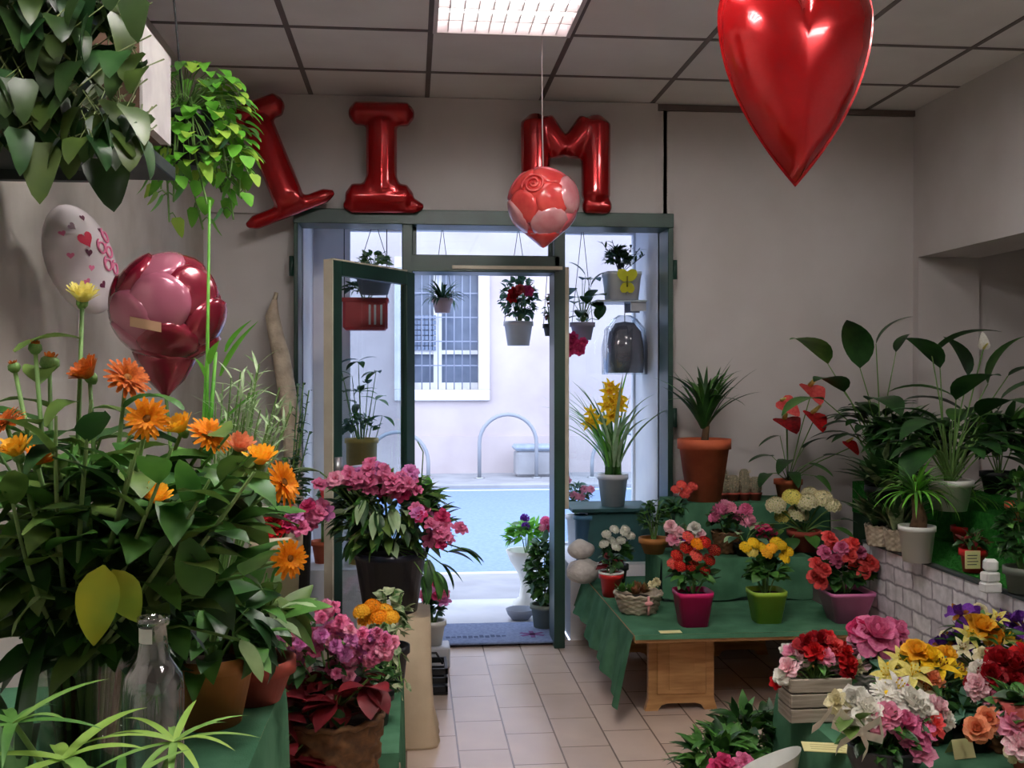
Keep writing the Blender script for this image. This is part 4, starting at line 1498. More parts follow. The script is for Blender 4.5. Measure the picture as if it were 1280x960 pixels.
# tall green cut stems and sprays behind the marigolds
bx = at(262, 700, 2.1)
BK = thing('flower_bucket', 'dark bucket of tall cut greens standing behind the marigold vase', 'bucket', (bx.x, 2.0, TZ + .0012))
make_pot(BK, .075, .055, .16, POTBLACK, 'bucket_body', soil=False)
b0 = V((bx.x, 2.0, TZ + .03))
t = thing('gladiolus_stem', 'tall straight bright green stem rising past the flower balloon', 'flower', b0)
b = MB()
for (u0, v0, u1, v1, rr) in ((258, 545, 262, 250, .004), (262, 540, 270, 440, .005), (254, 540, 258, 452, .004)):
    p0, p1 = at(u0, v0, 2.0) - b0, at(u1, v1, 2.02) - b0
    b.tube([V((0, 0, 0)), p0, p1], [rr, rr, rr * .6], 6)
b.build('stem', GBRIGHT, t)
b = MB()
for (u, v, d, L) in ((276, 470, (.5, -.2, 1), .13), (282, 440, (.6, -.2, 1), .08), (255, 470, (-.3, -.2, 1), .04), (262, 455, (.3, -.2, 1), .05), (270, 540, (.8, -.1, 1), .13)):
    b.leaf(at(u, v, 2.0) - b0, d, L, .022, 'lance', .4, .3, 6)
b.build('leaves', GBRIGHT, t)
for i, (du, lab) in enumerate(((0, 'pale feathery spray arching right of the green gladiolus stem'), (1, 'pale sage spray with forked tips above the orange marigolds'))):
    t = thing('feathery_spray', lab, 'greenery', b0 + V((.02, .02 * i, 0)))
    b = MB()
    for k in range(16):
        e = at(ru(268, 330) if i == 0 else ru(310, 375), ru(450, 545), ru(1.9, 2.2)) - t.location
        md = e * .6 + V((0, 0, .05))
        b.tube([V((0, 0, .1)), md, e], [.0025, .002, .0012], 4, 1, False)
        for j in range(12):
            p = md.lerp(e, j / 11)
            d = rdir(-.1, 1.2)
            b.leaf(p, d, ru(.03, .07), .006, 'strap', .4, .2, 3, 0)
    b.build('foliage', [GPALE, STEMG], t)
# ================================================================== LEFT, FURTHER BACK: azaleas, kraft stand, bay plants
# low stepped display under felt
s1x = at(499, 930, 2.9).x
for (nm, lab, y0, y1, z) in (('plant_step', 'low step under green felt with the azalea basket in front of it', 2.86, 3.75, .385), ('plant_step', 'lowest felt step carrying the big wicker azalea basket', 2.36, 2.845, .25)):
    t = thing(nm, lab, 'display step', (XW, y0, 0))
    b = MB().box((.25, .02, .0), (s1x - XW - .02, y1 - y0 - .02, z - .012), bev=.004)
    b.build('step_box', DARKWOOD, t)
    dl = drape('felt_cover', .24, s1x - XW, .005, y1 - y0 - .005, z, z - .03, 'x', sides='XyY', amp=.006)
    for k in ('label', 'category'):
        del dl[k]
    dl.parent = t

# big wicker basket of pink azalea and maroon leaves
by = 2.6
p = at(415, 900, by)
t = thing('azalea_basket', 'brown wicker basket with pink azalea heads over maroon leaves', 'flower basket', (p.x, by, .2535))
H = at(415, 893, by).z - .2535
make_basket(t, .125, .085, H, WICKER)
b = MB()
bush(b, (0, 0, H + .05), .14, .13, .08, 150, .065, .042, 'ovate', [0, 0, 0, 2], .8, 8, (0, 0, H), -.5)
bush(b, (-.04, 0, H + .12), .15, .13, .09, 90, .06, .028, 'ovate', [2, 2, 3], .6, 8, (0, 0, H), -.2)
for (u, v) in ((350, 935), (335, 955), (370, 950), (420, 880), (350, 870), (460, 860), (380, 965), (345, 900)):
    q = at(u, v, by - .12) - t.location
    for k in range(5):
        b.leaf(q, rdir(-.6, .6) + V((0, -.4, 0)), .085, .06, 'ovate', .8, .2, 5, 0)
    b.tube([V((0, 0, H)), q + V((0, 0, .02))], .003, 4, 1, False)
b.build('foliage', [MAROON, STEMG, GDARK, GOLIVE], t)
for (u, v) in ((372, 778), (395, 768), (418, 782), (440, 800), (465, 795), (385, 800), (408, 805), (430, 820), (366, 800), (452, 818), (478, 800), (400, 790), (425, 835), (446, 835), (380, 820), (415, 765), (360, 785), (436, 782), (470, 812)):
    for k in range(5):
        q = at(u + ru(-14, 14), v + ru(-11, 11), by - .02 - .1 * R.random()) - t.location
        bloom(t, 'ruffle', R.choice([P_PINK, P_LILAC, P_LPINK, P_PINK]), ru(.016, .022), q, V((ru(-.6, .6), -1, ru(.2, 1.0))), P_LPINK)

t = thing('kalanchoe', 'small orange kalanchoe behind the pink azalea basket', 'potted plant', (at(466, 800, 3.1).x, 3.1, .389))
make_pot(t, .055, .042, .10, POTBLACK)
q0 = at(468, 775, 3.08).z - t.location.z
b = MB()
bush(b, (0, 0, .13), .08, .07, .07, 50, .05, .035, 'ovate', [0, 0, 2], .6, 6, (0, 0, .08), -.4)
b.build('foliage', [GMID, STEMG, GDARK], t)
for (u, v) in ((452, 765), (466, 758), (480, 764), (474, 772), (458, 774), (488, 772)):
    q = at(u, v, 3.07 + ru(-.03, .03)) - t.location
    bloom(t, 'umbel', P_ORANGE if u % 4 else P_YELOR, .028, q, V((ru(-.5, .5), -.5, 1)), P_YEL)

# variegated trailing plant in front of the kraft stand
t = thing('variegated_ivy', 'cream and green variegated ivy hanging against the beige stand', 'trailing plant', (at(487, 800, 3.5).x, 3.5, .389))
make_pot(t, .06, .048, .13, POTBLACK)
b = MB()
bush(b, (0, 0, .22), .075, .07, .12, 90, .05, .035, 'ovate', 0, .8, 8, (0, 0, .12), -.6)
for k in range(7):
    e = at(ru(478, 505), ru(830, 895), 3.42) - t.location
    vine(b, [V((0, 0, .12)), e * .5 + V((0, -.02, .18)), e], .04, .03, 9, 0, 1, 'ovate')
b.build('foliage', [GVAR, STEMG], t)

# tall beige kraft stand and the big azalea on it
ky = 4.12
zt = .50
kx = at(493, 900, ky).x
t = thing('kraft_stand', 'tall beige paper wrapped plant stand flaring at the floor', 'plant stand', (kx, ky, 0))
b = MB()
b.lathe([(0, 0), (.17, 0), (.175, .012), (.155, .09), (.15, .14), (.143, .3), (.142, zt - .006), (.132, zt - .004), (0, zt - .004)], 44, sq=6, fn=lambda j, k, r, z: .004 * math.sin(k * 1.7 + j) if 0 < z < zt - .01 else 0)
b.build('wrapped_body', KRAFT, t)

t = thing('azalea', 'big lilac pink azalea in a navy pot on the beige stand', 'potted plant', (at(488, 765, ky).x, ky, zt - .003))
make_pot(t, .14, .105, .235, POTNAVY, rim=.006)
mk = MB()
mk.box((-.02, -.131, .05), (.045, -.127, .075), rot=Matrix.Rotation(-.35, 3, 'Y'))
mk.build('care_label', TAGW, t)
b = MB()
bush(b, (0, 0, .37), .28, .21, .20, 400, .095, .038, 'lance', [0, 2, 2, 3, 3, 4], .8, 16, (0, 0, .22), -.72)
for (u, v, d) in ((560, 690, (1, -.3, .1)), (552, 705, (.8, -.3, -.6)), (535, 700, (.3, -.4, -1)), (575, 685, (1, -.2, -.2)), (545, 715, (.5, -.4, -1)), (530, 720, (.2, -.4, -1)), (395, 600, (-1, -.3, .1)), (400, 590, (-1, -.2, .3)), (470, 640, (.1, -.6, -1)), (490, 635, (.3, -.6, -.8)), (455, 625, (-.3, -.6, -.8)), (505, 650, (.5, -.6, -.8)), (440, 610, (-.8, -.6, .3))):
    q = at(u, v, ky - .15) - t.location
    for k in range(3):
        b.leaf(q, V(d) + rdir(-1, 1) * .3, .11, .04, 'lance', .6, .25, 6, R.choice([0, 2, 4]))
    b.tube([V((0, 0, .25)), q * .7 + V((0, 0, .1)), q], .003, 4, 1, False)
b.build('foliage', [GMID, STEMG, GDARK, GOLIVE, GPALE], t)
for (u, v, c) in ((432, 598, P_LPINK), (412, 604, P_LPINK), (448, 590, P_LILAC), (465, 598, P_PINK), (478, 606, P_PINK), (490, 612, P_HOT), (462, 585, P_LILAC), (500, 600, P_LILAC), (512, 598, P_LILAC), (520, 608, P_LILAC), (505, 612, P_PINK), (474, 592, P_PINK), (540, 650, P_HOT), (550, 662, P_PINK), (562, 668, P_PINK), (548, 672, P_HOT), (535, 642, P_LILAC), (372, 642, P_HOT), (385, 650, P_PINK), (395, 638, P_LILAC), (445, 612, P_PINK)):
    for k in range(4):
        q = at(u + ru(-16, 16), v + ru(-9, 9), ky - .10 - .12 * R.random()) - t.location
        bloom(t, 'azalea', R.choice([c, c, P_PINK]), ru(.026, .036), q, V((ru(-.6, .6), -.8, ru(.3, 1.2))), P_LPINK)

# small pot with red and pink flowers behind the marigolds
yy = 3.3
t = thing('potted_plant', 'beige pot of red and pink flowers just behind the orange marigolds', 'potted plant', (at(345, 720, yy).x, yy, .389))
hh = at(345, 668, yy).z - .389
make_pot(t, .075, .055, hh, mat('beige_pot', C(206, 190, 166), rough=.6), rimh=.05)
b = MB()
bush(b, (0, 0, hh + .03), .08, .07, .05, 40, .05, .03, 'ovate', [0, 2], .6, 5, (0, 0, hh - .03), -.3)
b.build('foliage', [GDARK, STEMG, GMID], t)
for (u, v, c) in ((332, 658, P_RED), (342, 652, P_DRED), (352, 660, P_RED), (362, 654, P_HOT), (340, 664, P_RED), (368, 645, P_LILAC), (376, 660, P_PINK)):
    q = at(u, v, yy - .05) - t.location
    bloom(t, 'ruffle', c, .032, q, V((ru(-.4, .4), -.7, .9)))
t = thing('white_dish', 'shallow white dish on a stem behind the marigolds', 'dish', (at(338, 640, 3.72).x, 3.62, .3895))
zz = at(338, 636, 3.62).z - .3895
b = MB()
b.lathe([(0, 0), (.05, 0), (.045, .01), (.012, .03), (.012, zz - .04), (.03, zz - .02), (.075, zz), (.072, zz), (.02, zz - .015), (0, zz - .015)], 24)
b.build('dish_body', POTWHITE, t)

# dark ferny bush on the bay sill and shrubs of the left bay, against the panes
def sill_plant(name, label, u, v, Y, z, build, pot, cat='potted plant', pm=POTGREY):
    p = at(u, v, Y)
    t = thing(name, label, cat, (p.x, Y, z))
    if pot:
        make_pot(t, pot[0], pot[1], pot[2], pm)
    b = MB()
    build(b, t)
    return t


t = thing('box_shrub', 'small dark leaved shrub low between marigolds and door leaf', 'potted plant', (at(362, 640, 4.75).x, 4.75, 0))
hh = at(362, 640, 4.75).z
make_pot(t, .10, .075, hh, POTBLACK)
b = MB()
bush(b, (0, 0, hh + .11), .10, .10, .16, 150, .045, .028, 'ovate', [0, 0, 2], .6, 8, (0, 0, hh - .03), -.7)
for k in range(8):
    e = at(ru(372, 388), ru(470, 560), 4.75) - t.location
    b.tube([V((0, 0, hh)), e], .003, 4, 1, False)
    for j in range(14):
        b.leaf(V((0, 0, hh)).lerp(e, .3 + .7 * j / 13), rdir(-.3, 1), .035, .016, 'ovate', .5, .2, 4, 3)
b.build('foliage', [GDARK, STEMG, GMID, GBLUE], t)

BY = 5.92
t = thing('rubber_plant', 'leafy dark shrub behind the open door leaf in the left bay', 'potted plant', (at(452, 600, BY).x, BY, BZ + .001))
make_pot(t, .09, .07, .16, POTGREY)
b = MB()
for (u, v) in ((440, 470), (448, 452), (460, 480), (432, 490), (470, 500), (446, 505), (455, 520), (438, 530), (470, 465), (425, 455), (478, 520), (450, 490)):
    q = at(u, v, BY + ru(-.08, .08)) - t.location
    b.tube([V((0, 0, .14)), V((q.x * .2, q.y * .2, q.z * .6)), q], [.005, .004, .002], 5, 1, False)
    for k in range(3):
        b.leaf(q, rdir(-.4, .7), .11, .045, 'ovate', .8, .2, 6, R.choice([0, 0, 2]))
b.build('foliage', [GDARK, STEMG, GMID], t)
t = thing('potted_plant', 'yellow pot with small plant seen through the door leaf', 'potted plant', (at(452, 575, 5.72).x, 5.72, BZ + .001))
hh = at(452, 548, 5.72).z - BZ
make_pot(t, .085, .07, hh, POTYEL)
b = MB()
bush(b, (0, 0, hh + .06), .11, .09, .08, 60, .05, .03, 'ovate', [0, 2], .6, 6, (0, 0, hh - .03), -.4)
b.build('foliage', [GBLUE, STEMG, GMID], t)
t = thing('cyclamen', 'small plant in terracotta pot at the left edge of the left bay', 'potted plant', (at(397, 600, 5.75).x + .03, 5.75, BZ + .001))
make_pot(t, .06, .045, .12, TERRA)
b = MB()
bush(b, (0.01, 0, .3), .045, .07, .18, 70, .05, .03, 'ovate', [0, 2], .6, 8, (0, 0, .1), -.8)
b.build('foliage', [GBLUE, STEMG, GMID], t)
for k in range(4):
    bloom(t, 'azalea', P_CORAL, .03, (ru(-.02, .06), -.08, ru(.34, .46)), (0, -1, .4))

# hanging red planter box and grey pot in the left bay
zc = BT
pu = at(457, 392, 5.98)
t = thing('hanging_planter', 'red plastic planter box hanging in the left bay window', 'planter', (pu.x, 5.98, at(457, 413, 5.98).z))
hh = at(457, 373, 5.98).z - t.location.z
b = MB()
b.box((-.125, -.07, 0), (.125, .07, hh), bev=.015).box((-.132, -.077, hh - .025), (.132, .077, hh), bev=.006)
b.build('planter_body', POTRED, t)
b = MB()
for x in (.02, .05, .085):
    b.box((x, -.0725, .03), (x + .012, -.0705, hh - .04))
b.build('printed_marks', TAGW, t)
for s in (-1, 1):
    MB().tube([(s * .12, 0, hh), (s * .12, .0, zc - t.location.z)], .003, 5).build('hanger_wire', IRON, t)
b = MB()
bush(b, (0, 0, hh + .05), .13, .07, .07, 80, .06, .03, 'ovate', [0, 2], .8, 6, (0, 0, hh - .02), -.2)
b.build('foliage', [GDARK, STEMG, GBLUE], t)
t = thing('hanging_fern', 'grey hanging pot with pale green sprigs above the red planter', 'potted plant', (at(468, 340, 5.8).x, 5.8, at(468, 368, 5.8).z))
make_pot(t, .10, .075, .11, mat('slate_pot', C(110, 112, 124), rough=.6))
b = MB()
bush(b, (0, 0, .17), .10, .09, .08, 70, .05, .03, 'ovate', [0, 2], .7, 8, (0, 0, .1), -.2)
b.build('foliage', [GPALE, STEMG, GMID], t)
for s in (-1, 1):
    MB().tube([(s * .098, 0, .10), (0, 0, zc - t.location.z)], .002, 5).build('hanger_wire', IRON, t)

# driftwood branch against the wall left of the shopfront
pts = [(343, 375, 5.33), (340, 395, 5.32), (345, 420, 5.31), (352, 445, 5.3), (356, 470, 5.3), (362, 510, 5.3), (366, 560, 5.28), (370, 640, 5.25), (366, 820, 5.22)]
p0 = at(366, 820, 5.22)
p0.z = 0
t = thing('driftwood_branch', 'pale crooked branch leaning on the wall left of the shopfront', 'branch', p0)
P = [at(*q) - p0 for q in pts[:-1]] + [V((0, 0, 0))]
b = MB()
b.tube(P, [.012, .034, .040, .043, .046, .046, .044, .04, .04], 12)
b.tube([P[0], P[0] + V((.01, 0, .04))], [.012, .008], 8)
for v in range(len(b.v)):
    b.v[v] = tuple(V(b.v[v]) + rdir(-1, 1) * .003)
b.build('branch', mat('pale_driftwood', C(222, 206, 184), C(190, 172, 150), rough=.85, scale=14, bump=.5, bscale=60), t)

# clutter on the floor by the door
t = thing('black_crate', 'black slatted plastic plant tray leaning by the beige stand', 'crate', (at(536, 866, 4.6).x - .085, 4.62, .004))
b = MB()
for (x0, y0, x1, y1) in ((0, 0, .17, .012), (0, .19, .17, .202), (0, 0, .012, .2), (.158, 0, .17, .2)):
    for k in range(3):
        b.box((x0, y0, .01 + k * .04), (x1, y1, .035 + k * .04))
b.box((0, 0, 0), (.17, .2, .008))
b.build('tray', POTBLACK, t, rot=(0, -.0, 0))
f = MB()
f.tube([(.02, .1, .11), (.05, .1, .16), (.12, .1, .16), (.15, .1, .11)], .006, 6)
f.build('tray_handle', POTBLACK, t)
bb = MB().box((-.075, -.075, 0), (.075, .075, .10), bev=.006)
t = thing('stone_block', 'pale stone block under the pink potted cyclamen by the doorway', 'block', (at(543, 808, 5.1).x, 5.12, 0.0))
bb.build('block', MARBLE, t)
t = thing('cyclamen', 'pink cyclamen in a white pot left of the doorway', 'potted plant', (at(541, 790, 5.1).x, 5.12, .101))
make_pot(t, .06, .045, .12, POTWHITE)
b = MB()
bush(b, (0, 0, .17), .065, .06, .06, 44, .045, .04, 'heart', [0, 2], .6, 6, (0, 0, .1), -.5)
b.build('foliage', [GDARK, STEMG, GBLUE], t)
for k in range(9):
    bloom(t, 'azalea', R.choice([P_PINK, P_LILAC, P_HOT]), .034, (ru(-.05, .06), ru(-.07, .02), ru(.22, .30)), (ru(-.5, .5), -.7, .8), P_LPINK)
t = thing('climbing_shoot', 'single green shoot with one bright leaf at the left door post', 'potted plant', (at(528, 700, 5.2).x, 5.28, 0.0))
make_pot(t, .035, .03, .07, POTBLACK)
b = MB()
q = [V((0, 0, .05)), at(531, 690, 5.25) - t.location, at(527, 600, 5.25) - t.location, at(529, 565, 5.25) - t.location, at(522, 552, 5.25) - t.location]
b.tube(q, .0035, 6, 1)
b.leaf(at(528, 594, 5.25) - t.location, (.45, -.2, -1), .10, .065, 'ovate', .2, .1, 7, 0, up=V((0, -1, .2)))
b.leaf(at(530, 640, 5.25) - t.location, (.5, -.2, -.3), .06, .04, 'ovate', .2, .1, 6, 0, up=V((0, -1, .2)))
b.build('foliage', [GBRIGHT, STEMG], t)
# ================================================================== RIGHT: low felt table with tiers, turf counter, silk flowers
TB = .375
X0, X1 = at(792, 797, 4.14).x, 1.86
Y0, Y1 = 4.12, 5.34
t = thing('low_table', 'low wooden display table with panelled legs under green felt', 'table', (X0, Y0, 0))
MB().box((0, 0, TB - .035), (X1 - X0, Y1 - Y0, TB - .004), bev=.003).build('tabletop', WOOD, t)
for (xa, ya, rot) in ((at(805, 850, 4.34).x - X0, .2, 0), (at(1010, 850, 4.34).x - X0, .2, 0), (.03, 1.02, 0), (.6, 1.02, 0)):
    w = at(895, 850, 4.34).x - at(805, 850, 4.34).x
    b = MB()
    h = TB - .036
    # side panel with bracket feet: outline with a cut-out between the feet
    poly = [(0, 0), (.055, 0), (.07, .022), (.095, .03), (w - .095, .03), (w - .07, .022), (w - .055, 0), (w, 0), (w - .015, .05), (w - .015, h), (.015, h), (.015, .05)]
    b.prism(poly, 0, .03)
    b.box((.05, -.008, .07), (w - .05, 0.0, h - .03), bev=.004)
    b.build('leg', WOOD, t, loc=(xa, ya, 0))
    MB().box((.1, -.012, .09), (w - .1, -.0075, h - .05), bev=.003).build('leg_panel', WOOD, t, loc=(xa, ya, 0))


def felt_side_drop(x, ya, yb, za, dropa, dropb, label):
    pass


# felt with the long swag on the aisle side
b = MB()
b.grid(lambda u, v: V((X0 + (X1 - X0) * u, Y0 - .004 + (Y1 - Y0) * v, TB + .0006 * math.sin(u * 50) * math.sin(v * 40))), 30, 30)


def swag(u, v):
    y = Y0 - .004 + (Y1 - Y0) * u
    dr = (.30 - .16 * u ** .8) * (1 + .05 * math.sin(u * 14))
    k = math.sin(u * 23 + .5) * .6 + math.sin(u * 51) * .4
    return V((X0 - .006 - (.022 * (1.3 + k)) * v ** .8 - .03 * v, y, TB - dr * v))


b.grid(swag, 90, 12)
b.grid(lambda u, v: V((X0 + (X1 - X0) * u, Y0 - .006 - .006 * v, TB - .018 * v)), 40, 2)
tag(b.build('felt_cloth', GREEN_CLOTH), 'green felt cloth over the low table, swagged down its aisle side', 'cloth')

# tiers
T2, T3 = .575, .79
tiers = []
for (lab, xa, xb, ya, yb, z0, z) in (('lower felt tier on the low table carrying pompons and hydrangea', at(900, 700, 4.72).x - .28, X1, 4.70, 5.02, TB + .0015, T2), ('upper felt tier of the low table carrying cacti and terracotta pot', at(842, 620, 5.05).x, 2.08, 5.03, 5.335, TB + .0015, T3)):
    t = thing('display_tier', lab, 'display step', (xa, ya, z0))
    MB().box((.012, .012, 0), (min(xb, X1) - xa - .012, yb - ya - .012, z - z0 - .006)).build('tier_box', DARKWOOD, t)
    dl = drape('felt_cover', 0, xb - xa, 0, yb - ya, z - z0, z - z0 - .01, 'x', sides='Xxy', amp=.008, folds=7)
    for k in ('label', 'category'):
        del dl[k]
    dl.parent = t


def plant(name, label, u, Y, z, cat='potted plant', group=None, dx=0):
    p = at(u, 700, Y)
    return thing(name, label, cat, (p.x + dx, Y, z + .0015), group=group)


def leaves(t, z, rx, ry, rz, n, L, W, shape, mats, mis, droop=.7, low=-.4, base=None):
    b = MB()
    bush(b, (0, 0, z), rx, ry, rz, n, L, W, shape, mis, droop, 8, (0, 0, base if base is not None else z - rz), low)
    b.build('foliage', mats, t)


FOL = [GDARK, STEMG, GMID, GBRIGHT]
# --- three pots on the table front
t = plant('kalanchoe', 'magenta pot with red kalanchoe on the table front', 866, 4.27, TB)
h = at(866, 738, 4.27).z - TB
make_pot(t, .076, .056, h, POTMAG, sq=3, rim=.002, rimh=.02, phase=.25)
leaves(t, h + .06, .10, .09, .07, 60, .06, .045, 'ovate', FOL, [0, 0, 2], base=h - .03)
for (u, v, c) in ((846, 695, P_RED), (858, 685, P_RED), (870, 695, P_CORAL), (880, 678, P_RED), (850, 708, P_RED), (866, 708, P_RED), (842, 705, P_CORAL), (886, 700, P_RED), (872, 680, P_ORANGE), (860, 672, P_CORAL), (893, 688, P_DRED), (880, 712, P_RED)):
    q = at(u, v, 4.24 + ru(-.04, .04)) - t.location
    bloom(t, 'umbel', c, .030, q, V((ru(-.5, .5), -.7, .8)), P_YELOR)
t = plant('kalanchoe', 'lime green pot with yellow kalanchoe, middle of the table front', 958, 4.30, TB)
h = at(958, 737, 4.30).z - TB
make_pot(t, .074, .054, h, POTLIME, sq=3, rim=.002, rimh=.02, phase=.3)
leaves(t, h + .07, .095, .09, .075, 70, .06, .05, 'ovate', FOL, [0, 2, 2], base=h - .03)
for (u, v, c) in ((932, 684, P_YEL), (942, 679, P_YEL), (952, 685, P_YEL), (964, 686, P_YELOR), (976, 682, P_YEL), (984, 690, P_YEL), (970, 678, P_YEL), (940, 690, P_PALEY), (980, 698, P_YEL), (958, 692, P_YELOR)):
    q = at(u, v, 4.26 + ru(-.04, .04)) - t.location
    bloom(t, 'umbel', c, .028, q, V((ru(-.5, .5), -.7, .9)), P_YELOR)
t = plant('begonia', 'mauve square pot with coral begonia beside the white brick counter', 1057, 4.28, TB)
h = at(1057, 737, 4.28).z - TB
make_pot(t, .098, .062, h, POTPINK, sq=8, rim=.002, rimh=.015, phase=.55)
leaves(t, h + .06, .12, .10, .08, 80, .07, .055, 'ovate', FOL, [0, 0, 2], base=h - .03)
for (u, v) in ((1020, 705), (1030, 690), (1040, 678), (1052, 685), (1062, 695), (1074, 690), (1084, 700), (1018, 720), (1030, 712), (1046, 700), (1058, 682), (1070, 706), (1080, 714), (1090, 705), (1036, 672), (1066, 680), (1026, 728)):
    q = at(u, v, 4.22 + ru(-.05, .05)) - t.location
    bloom(t, 'rose', R.choice([P_CORAL, P_CORAL, P_PINK]), .034, q, V((ru(-.5, .5), -.8, .7)))
for k, (u, lab) in enumerate(((845, 'small yellow price card in front of the magenta pot'),)):
    t = plant('price_card', lab, 838, 4.15, TB, 'card')
    MB().box((-.045, -.02, 0), (.045, .02, .002)).build('card', TAGY, t)

# --- bowl of succulents and neighbours on the left of the table
t = plant('succulent_bowl', 'round wicker bowl of green and red succulents with a ribbon', 798, 4.52, TB, 'planter')
make_basket(t, .105, .075, .085, WICKER_P, rows=8)
b = MB()
for k in range(9):
    a = ru(0, 6.28)
    r_ = ru(0, .075)
    c = V((math.cos(a) * r_, math.sin(a) * r_, .085))
    m = R.choice([0, 2, 3, 3])
    for j in range(22):
        e = .2 + 1.2 * j / 22
        aa = j * 2.4
        b.leaf(c, (math.cos(aa) * math.cos(e), math.sin(aa) * math.cos(e), math.sin(e)), ru(.03, .055), .02, 'ovate', -.3, .3, 4, m)
b.build('foliage', [GOLIVE, STEMG, GMID, mat('leaf_rusty', C(130, 76, 50), C(100, 110, 56), rough=.6, scale=10)], t)
for k in range(3):
    bloom(t, 'ruffle', P_CREAM, .022, (ru(-.02, .07), ru(-.08, 0), ru(.13, .16)), (0, -.5, 1))
b = MB()
b.tube([(.02, -.108, .01), (.022, -.112, .05), (.02, -.108, .09)], .006, 6)
b.ball((.022, -.115, .06), .014, 8, 6, 0, (1.4, .5, .8))
b.build('ribbon', mat('pink_ribbon', C(222, 150, 150), rough=.4), t)
t = plant('potted_plant', 'red pot with a white rim behind the succulent bowl', 764, 4.86, TB)
h = at(764, 716, 4.86).z - TB
make_pot(t, .052, .04, h, POTRED)
MB().lathe([(.0505, h - .004), (.061, h - .003), (.061, h + .006), (.05, h + .006), (.0505, h - .004)], 24).build('white_rim', TAGW, t)
leaves(t, h + .04, .06, .06, .05, 40, .05, .03, 'ovate', [MAROON, STEMG, GDARK], [0, 0, 2], base=h - .02)
t = plant('kalanchoe', 'small white kalanchoe by the door post', 770, 5.08, TB)
make_pot(t, .055, .042, .11, POTBLACK)
leaves(t, .17, .085, .08, .07, 60, .055, .04, 'ovate', FOL, [0, 0, 2], base=.08)
for (u, v) in ((758, 668), (768, 662), (780, 666), (764, 676), (776, 676), (788, 670), (755, 680), (770, 684), (782, 662)):
    q = at(u, v, 5.03 + ru(-.03, .03)) - t.location
    bloom(t, 'umbel', P_WHITE, .026, q, V((ru(-.5, .5), -.7, .9)), P_GREENC)
t = plant('stone', 'pale rounded stone, lower one of the two by the door post', 729, 5.16, TB, 'stone')
b = MB()
b.ball((0, 0, .062), .085, 18, 12, 0, (1.05, .8, .74))
b.v = [tuple(V(v) * (1 + .05 * math.sin(v[0] * 60) * math.cos(v[1] * 50 + v[2] * 40))) for v in b.v]
zmin = min(v[2] for v in b.v)
b.v = [(v[0], v[1], v[2] - zmin) for v in b.v]
st_mat = mat('pale_stone', C(206, 200, 194), C(168, 160, 156), rough=.85, scale=14, bump=.6, bscale=50)
b.build('stone_body', st_mat, t)
zt_ = max(v[2] for v in b.v)
t = plant('stone', 'pale rounded stone, upper one of the two by the door post', 726, 5.17, TB + zt_ - .006, 'stone')
b2 = MB()
b2.ball((0, 0, .05), .07, 18, 12, 0, (1, .8, .7))
b2.v = [tuple(V(v) * (1 + .05 * math.sin(v[0] * 70 + 2) * math.cos(v[1] * 50))) for v in b2.v]
zmin = min(v[2] for v in b2.v)
b2.v = [(v[0], v[1], v[2] - zmin) for v in b2.v]
b2.build('stone_body', st_mat, t)

# --- second tier
t = plant('jade_plant', 'small dark jade bush in an ochre bowl by the bay', 812, 4.86, T2, dx=.02)
make_pot(t, .065, .045, .075, TERRA_Y)
leaves(t, .17, .085, .08, .10, 140, .032, .024, 'ovate', FOL, [0, 0, 2], .3, -.6, .06)
t = plant('mixed_bouquet_pot', 'small pot of pale pink roses with one purple bloom behind the magenta pot', 853, 4.80, T2)
make_pot(t, .05, .04, .075, WICKER_P)
leaves(t, .10, .07, .06, .05, 40, .05, .03, 'ovate', FOL, [0, 2], base=.05)
for (u, v, c) in ((838, 658, P_PWHITE), (848, 666, P_PWHITE), (842, 674, P_LPINK), (868, 660, P_WHITE), (860, 672, P_PURP), (874, 668, P_PWHITE), (864, 682, P_HOT)):
    q = at(u, v, 4.76) - t.location
    bloom(t, 'rose', c, .034, q, V((ru(-.3, .3), -.8, .7)))
t = plant('chrysanthemum', 'pink pompon chrysanthemums in a brown wicker pot', 908, 4.84, T2)
make_basket(t, .07, .05, .10, WICKER, rows=8)
leaves(t, .16, .09, .08, .08, 70, .06, .035, 'ovate', FOL, [0, 0, 2], base=.08)
for (u, v, c, s) in ((900, 640, P_PINK, .044), (912, 636, P_LPINK, .036), (932, 638, P_PINK, .036), (935, 652, P_LPINK, .040), (905, 632, P_LPINK, .03), (921, 646, P_PINK, .034), (893, 648, P_PINK, .03)):
    q = at(u, v, 4.80) - t.location
    bloom(t, 'pom', c, s, q, V((ru(-.2, .2), -.4, 1)))
t = plant('kalanchoe', 'dark magenta flowers peeping up behind the yellow kalanchoe', 955, 4.78, T2)
make_pot(t, .045, .036, .07, POTBLACK)
leaves(t, .10, .06, .06, .04, 36, .05, .03, 'ovate', FOL, [0, 0, 2], base=.05)
for (u, v) in ((948, 662), (958, 660), (966, 666), (952, 670), (962, 672)):
    q = at(u, v, 4.75) - t.location
    bloom(t, 'azalea', P_HOT, .026, q, V((ru(-.4, .4), -.6, 1)))
t = plant('hydrangea', 'cream hydrangea heads with broad leaves behind the coral begonia', 1005, 4.86, T2)
make_pot(t, .075, .06, .10, TERRA_D)
b = MB()
